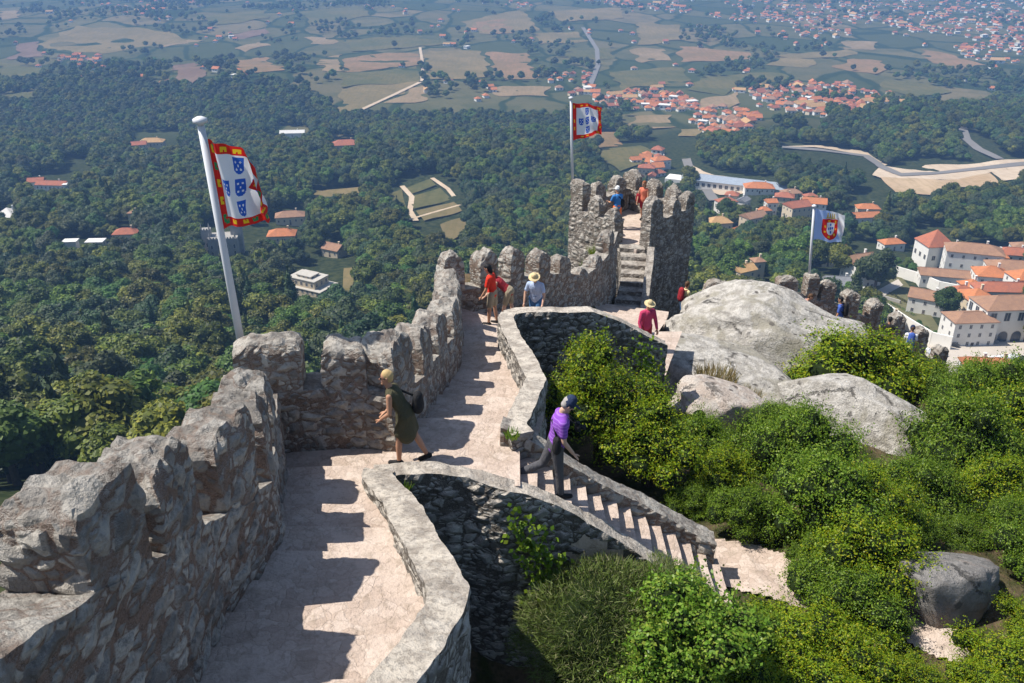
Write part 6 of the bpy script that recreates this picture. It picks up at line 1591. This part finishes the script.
# ================================================================ FLAGS
M['pole'] = flat('painted_pole', (0.62, 0.63, 0.66), 0.45, 0.4, 0.06)
FLC = {k: leaf_mat('flag_' + k, [c, c], 0.45, 0.0, 0.7) for k, c in dict(red=(0.70, 0.025, 0.02), white=(0.80, 0.80, 0.82), yellow=(0.85, 0.55, 0.02), green=(0.03, 0.28, 0.10), blue=(0.03, 0.12, 0.52), gold=(0.55, 0.38, 0.10), sky=(0.42, 0.55, 0.86)).items()}
FKEYS = list(FLC)
def shield(x, y, cx, cy, w, h):
    """inside a shield outline?"""
    a, b = (x - cx) / w, (y - cy) / h
    return abs(a) < 1 and b < 1 and b > -1 and (b > -0.2 or abs(a) < math.sqrt(max(0, 1 - ((b + 0.2) / 0.8) ** 2)))
def royal(s, t):
    """white field with five blue shields (white bezants), red bordure with gold castles and green crosses; s along fly, t up, 0..1"""
    bd = 0.115; e = min(s, 1 - s, t, 1 - t)
    if e < bd:
        q = (t if min(s, 1 - s) <= min(t, 1 - t) else s) * 5
        f = q - math.floor(q); n = int(math.floor(q))
        c = abs(f - .5) < 0.24 and 0.25 < e / bd < 0.80
        if c and not (abs(f - .5) < 0.06 and e / bd > .55): return 'yellow' if n % 3 else 'green'
        return 'red'
    for cx, cy in ((.5, .5), (.5, .76), (.5, .24), (.27, .5), (.73, .5)):
        if shield(s, t, cx, cy, .075, .105):
            for dx, dy in ((0, .0), (-.032, .045), (.032, .045), (-.032, -.045), (.032, -.045)):
                if (s - cx - dx) ** 2 + (t - cy - dy) ** 2 < .0135 ** 2: return 'white'
            return 'blue'
    return 'white'
def royal_plain(s, t):
    k = royal(s, t)
    e = min(s, 1 - s, t, 1 - t)
    if e < 0.115: return 'yellow' if k == 'yellow' and 0.04 < e < 0.075 else 'red'
    return k
def king(s, t):
    """pale blue and white field, red shield with gold castles, white inner shield with blue escutcheons, gold crown"""
    if shield(s, t, .52, .42, .28, .33):
        if shield(s, t, .52, .44, .135, .19):
            for cx, cy in ((.52, .45), (.52, .56), (.52, .34), (.45, .45), (.59, .45)):
                if shield(s, t, cx, cy, .027, .042): return 'blue'
            return 'white'
        a = math.atan2(t - .42, s - .52) * 7 / 6.283
        return 'yellow' if abs(a - round(a)) < 0.16 and not shield(s, t, .52, .44, .165, .22) and shield(s, t, .52, .42, .215, .275) else 'red'
    if .34 < s < .70 and .75 < t < .79: return 'gold'
    if .36 < s < .68 and .79 <= t < .93 and abs(((s - .36) / .08) % 1 - .5) < .18 + .25 * (.93 - t) / .14: return 'gold'
    return 'sky' if s + t * .5 < .95 else 'white'
def flag(base, top, r0, r1, size, wave, fn, lpole, lflag, drop, rz, yaw=0.0, droop=0.0, taper=0.0, curl=0.0, nu=110, nv=90):
    base, top = Vector(base), Vector(top); root = empty('flagpole', base, 0, lpole, 'flagpole', 'flagpoles on the castle walls')
    mb = MB(); mb.tube([(0, 0, 0), (top - base) * .5, top - base], [r0, (r0 + r1) / 2, r1], 14); mb.build('pole', M['pole'], root, smooth=True)
    ax = (top - base).normalized(); mb = MB(); mb.tube([top - base, top - base + ax * .03, top - base + ax * .05, top - base + ax * .10, top - base + ax * .13], [r1 * .8, r1 * .9, r1 * 2.0, r1 * 2.0, r1 * .8], 14); mb.build('finial', M['pole'], root, smooth=True)
    W, Hh = size; o = top - ax * drop; fly = Vector((math.cos(yaw), math.sin(yaw), 0)); side = Vector((-math.sin(yaw), math.cos(yaw), 0)); V = []; F = []; mi = []
    for j in range(nv + 1):
        t = j / nv
        for i in range(nu + 1):
            s = i / nu; hh = Hh * (1 - taper * s)
            p = o - ax * Hh * (1 - t) * (1 - taper * s) - ax * droop * s ** 1.3 + fly * W * s * (1 - .10 * s)
            p += fly * (r1 + 0.015)
            ph = wave[1] * s + wave[2] + 1.3 * t
            p += side * wave[0] * s ** 0.7 * math.sin(ph) + side * wave[0] * .4 * s * math.sin(ph * 2.3 + 3 * t)
            if curl and s > .62:       # the upper fly corner rolls back
                q = (s - .62) / .38 * curl * max(0, (t - .15)); p += -fly * W * .30 * q * q + Vector((0, 0, -.28 * Hh * q)) + side * .18 * math.sin(q * 3.0)
            p += Vector((0, 0, .02 * math.sin(9 * s + 4 * t))) + side * (.045 * s ** .5 * math.sin(13 * s + 7 * t + wave[2])) + side * .03 * math.sin(21 * t * s + 4 * s)
            V.append(p)
    for j in range(nv):
        for i in range(nu):
            F.append((j * (nu + 1) + i, j * (nu + 1) + i + 1, (j + 1) * (nu + 1) + i + 1, (j + 1) * (nu + 1) + i)); mi.append(FKEYS.index(fn((i + .5) / nu, (j + .5) / nv)))
    V = [v - o for v in V]
    tag(mesh_obj('flag', V, F, [FLC[k] for k in FKEYS], None, o, mi, True, True), lflag, 'flag', 'flags flying on the castle')
pb, pt = py(247, 375, 12.55), py(201, 126, 12.5)
flag(pb, pt, 0.062, 0.050, (0.78, 1.34), (0.18, 7.2, 2.2), royal, 'tall pale leaning flagpole at the left behind the wall corner', 'largest red bordered white flag with blue shields, at the left', 0.16, 0, yaw=R(-12), droop=0.36, taper=0.36, curl=1.0)
pb, pt = py(572.5, 184, 35.3), py(571, 100, 35.3)
flag(pb, pt, 0.055, 0.045, (1.22, 1.48), (0.17, 8.0, 2.0), royal_plain, 'flagpole on the left corner of the square tower', 'red bordered white flag with blue shields above the square tower', 0.10, 0, yaw=R(6), droop=0.18, taper=0.28)
pb, pt = py(808.5, 284, 32.0), py(814, 208, 32.0)
flag(pb, pt, 0.05, 0.042, (1.18, 1.22), (0.16, 7.5, 1.0), king, 'slim flagpole on the outer wall behind the boulder', 'pale blue and white flag with a crowned red shield', 0.02, 0, yaw=R(-8), droop=0.22, taper=0.10)

# ================================================================ AIR
def haze():
    t = NT('haze_air'); t.n.remove(t.b)
    v = t.n.new('ShaderNodeVolumePrincipled'); v.inputs['Color'].default_value = (0.30, 0.55, 1.0, 1); v.inputs['Density'].default_value = HAZE; v.inputs['Anisotropy'].default_value = 0.0
    t.l.new(v.outputs[0], t.out.inputs['Volume'])
    mb = MB(); mb.box(-13200, -13200, -300, 13200, 13200, 12)
    o = mb.build('haze', t.m); tag(o, 'thin blue summer haze over the valley', 'haze', kind='stuff')
haze()
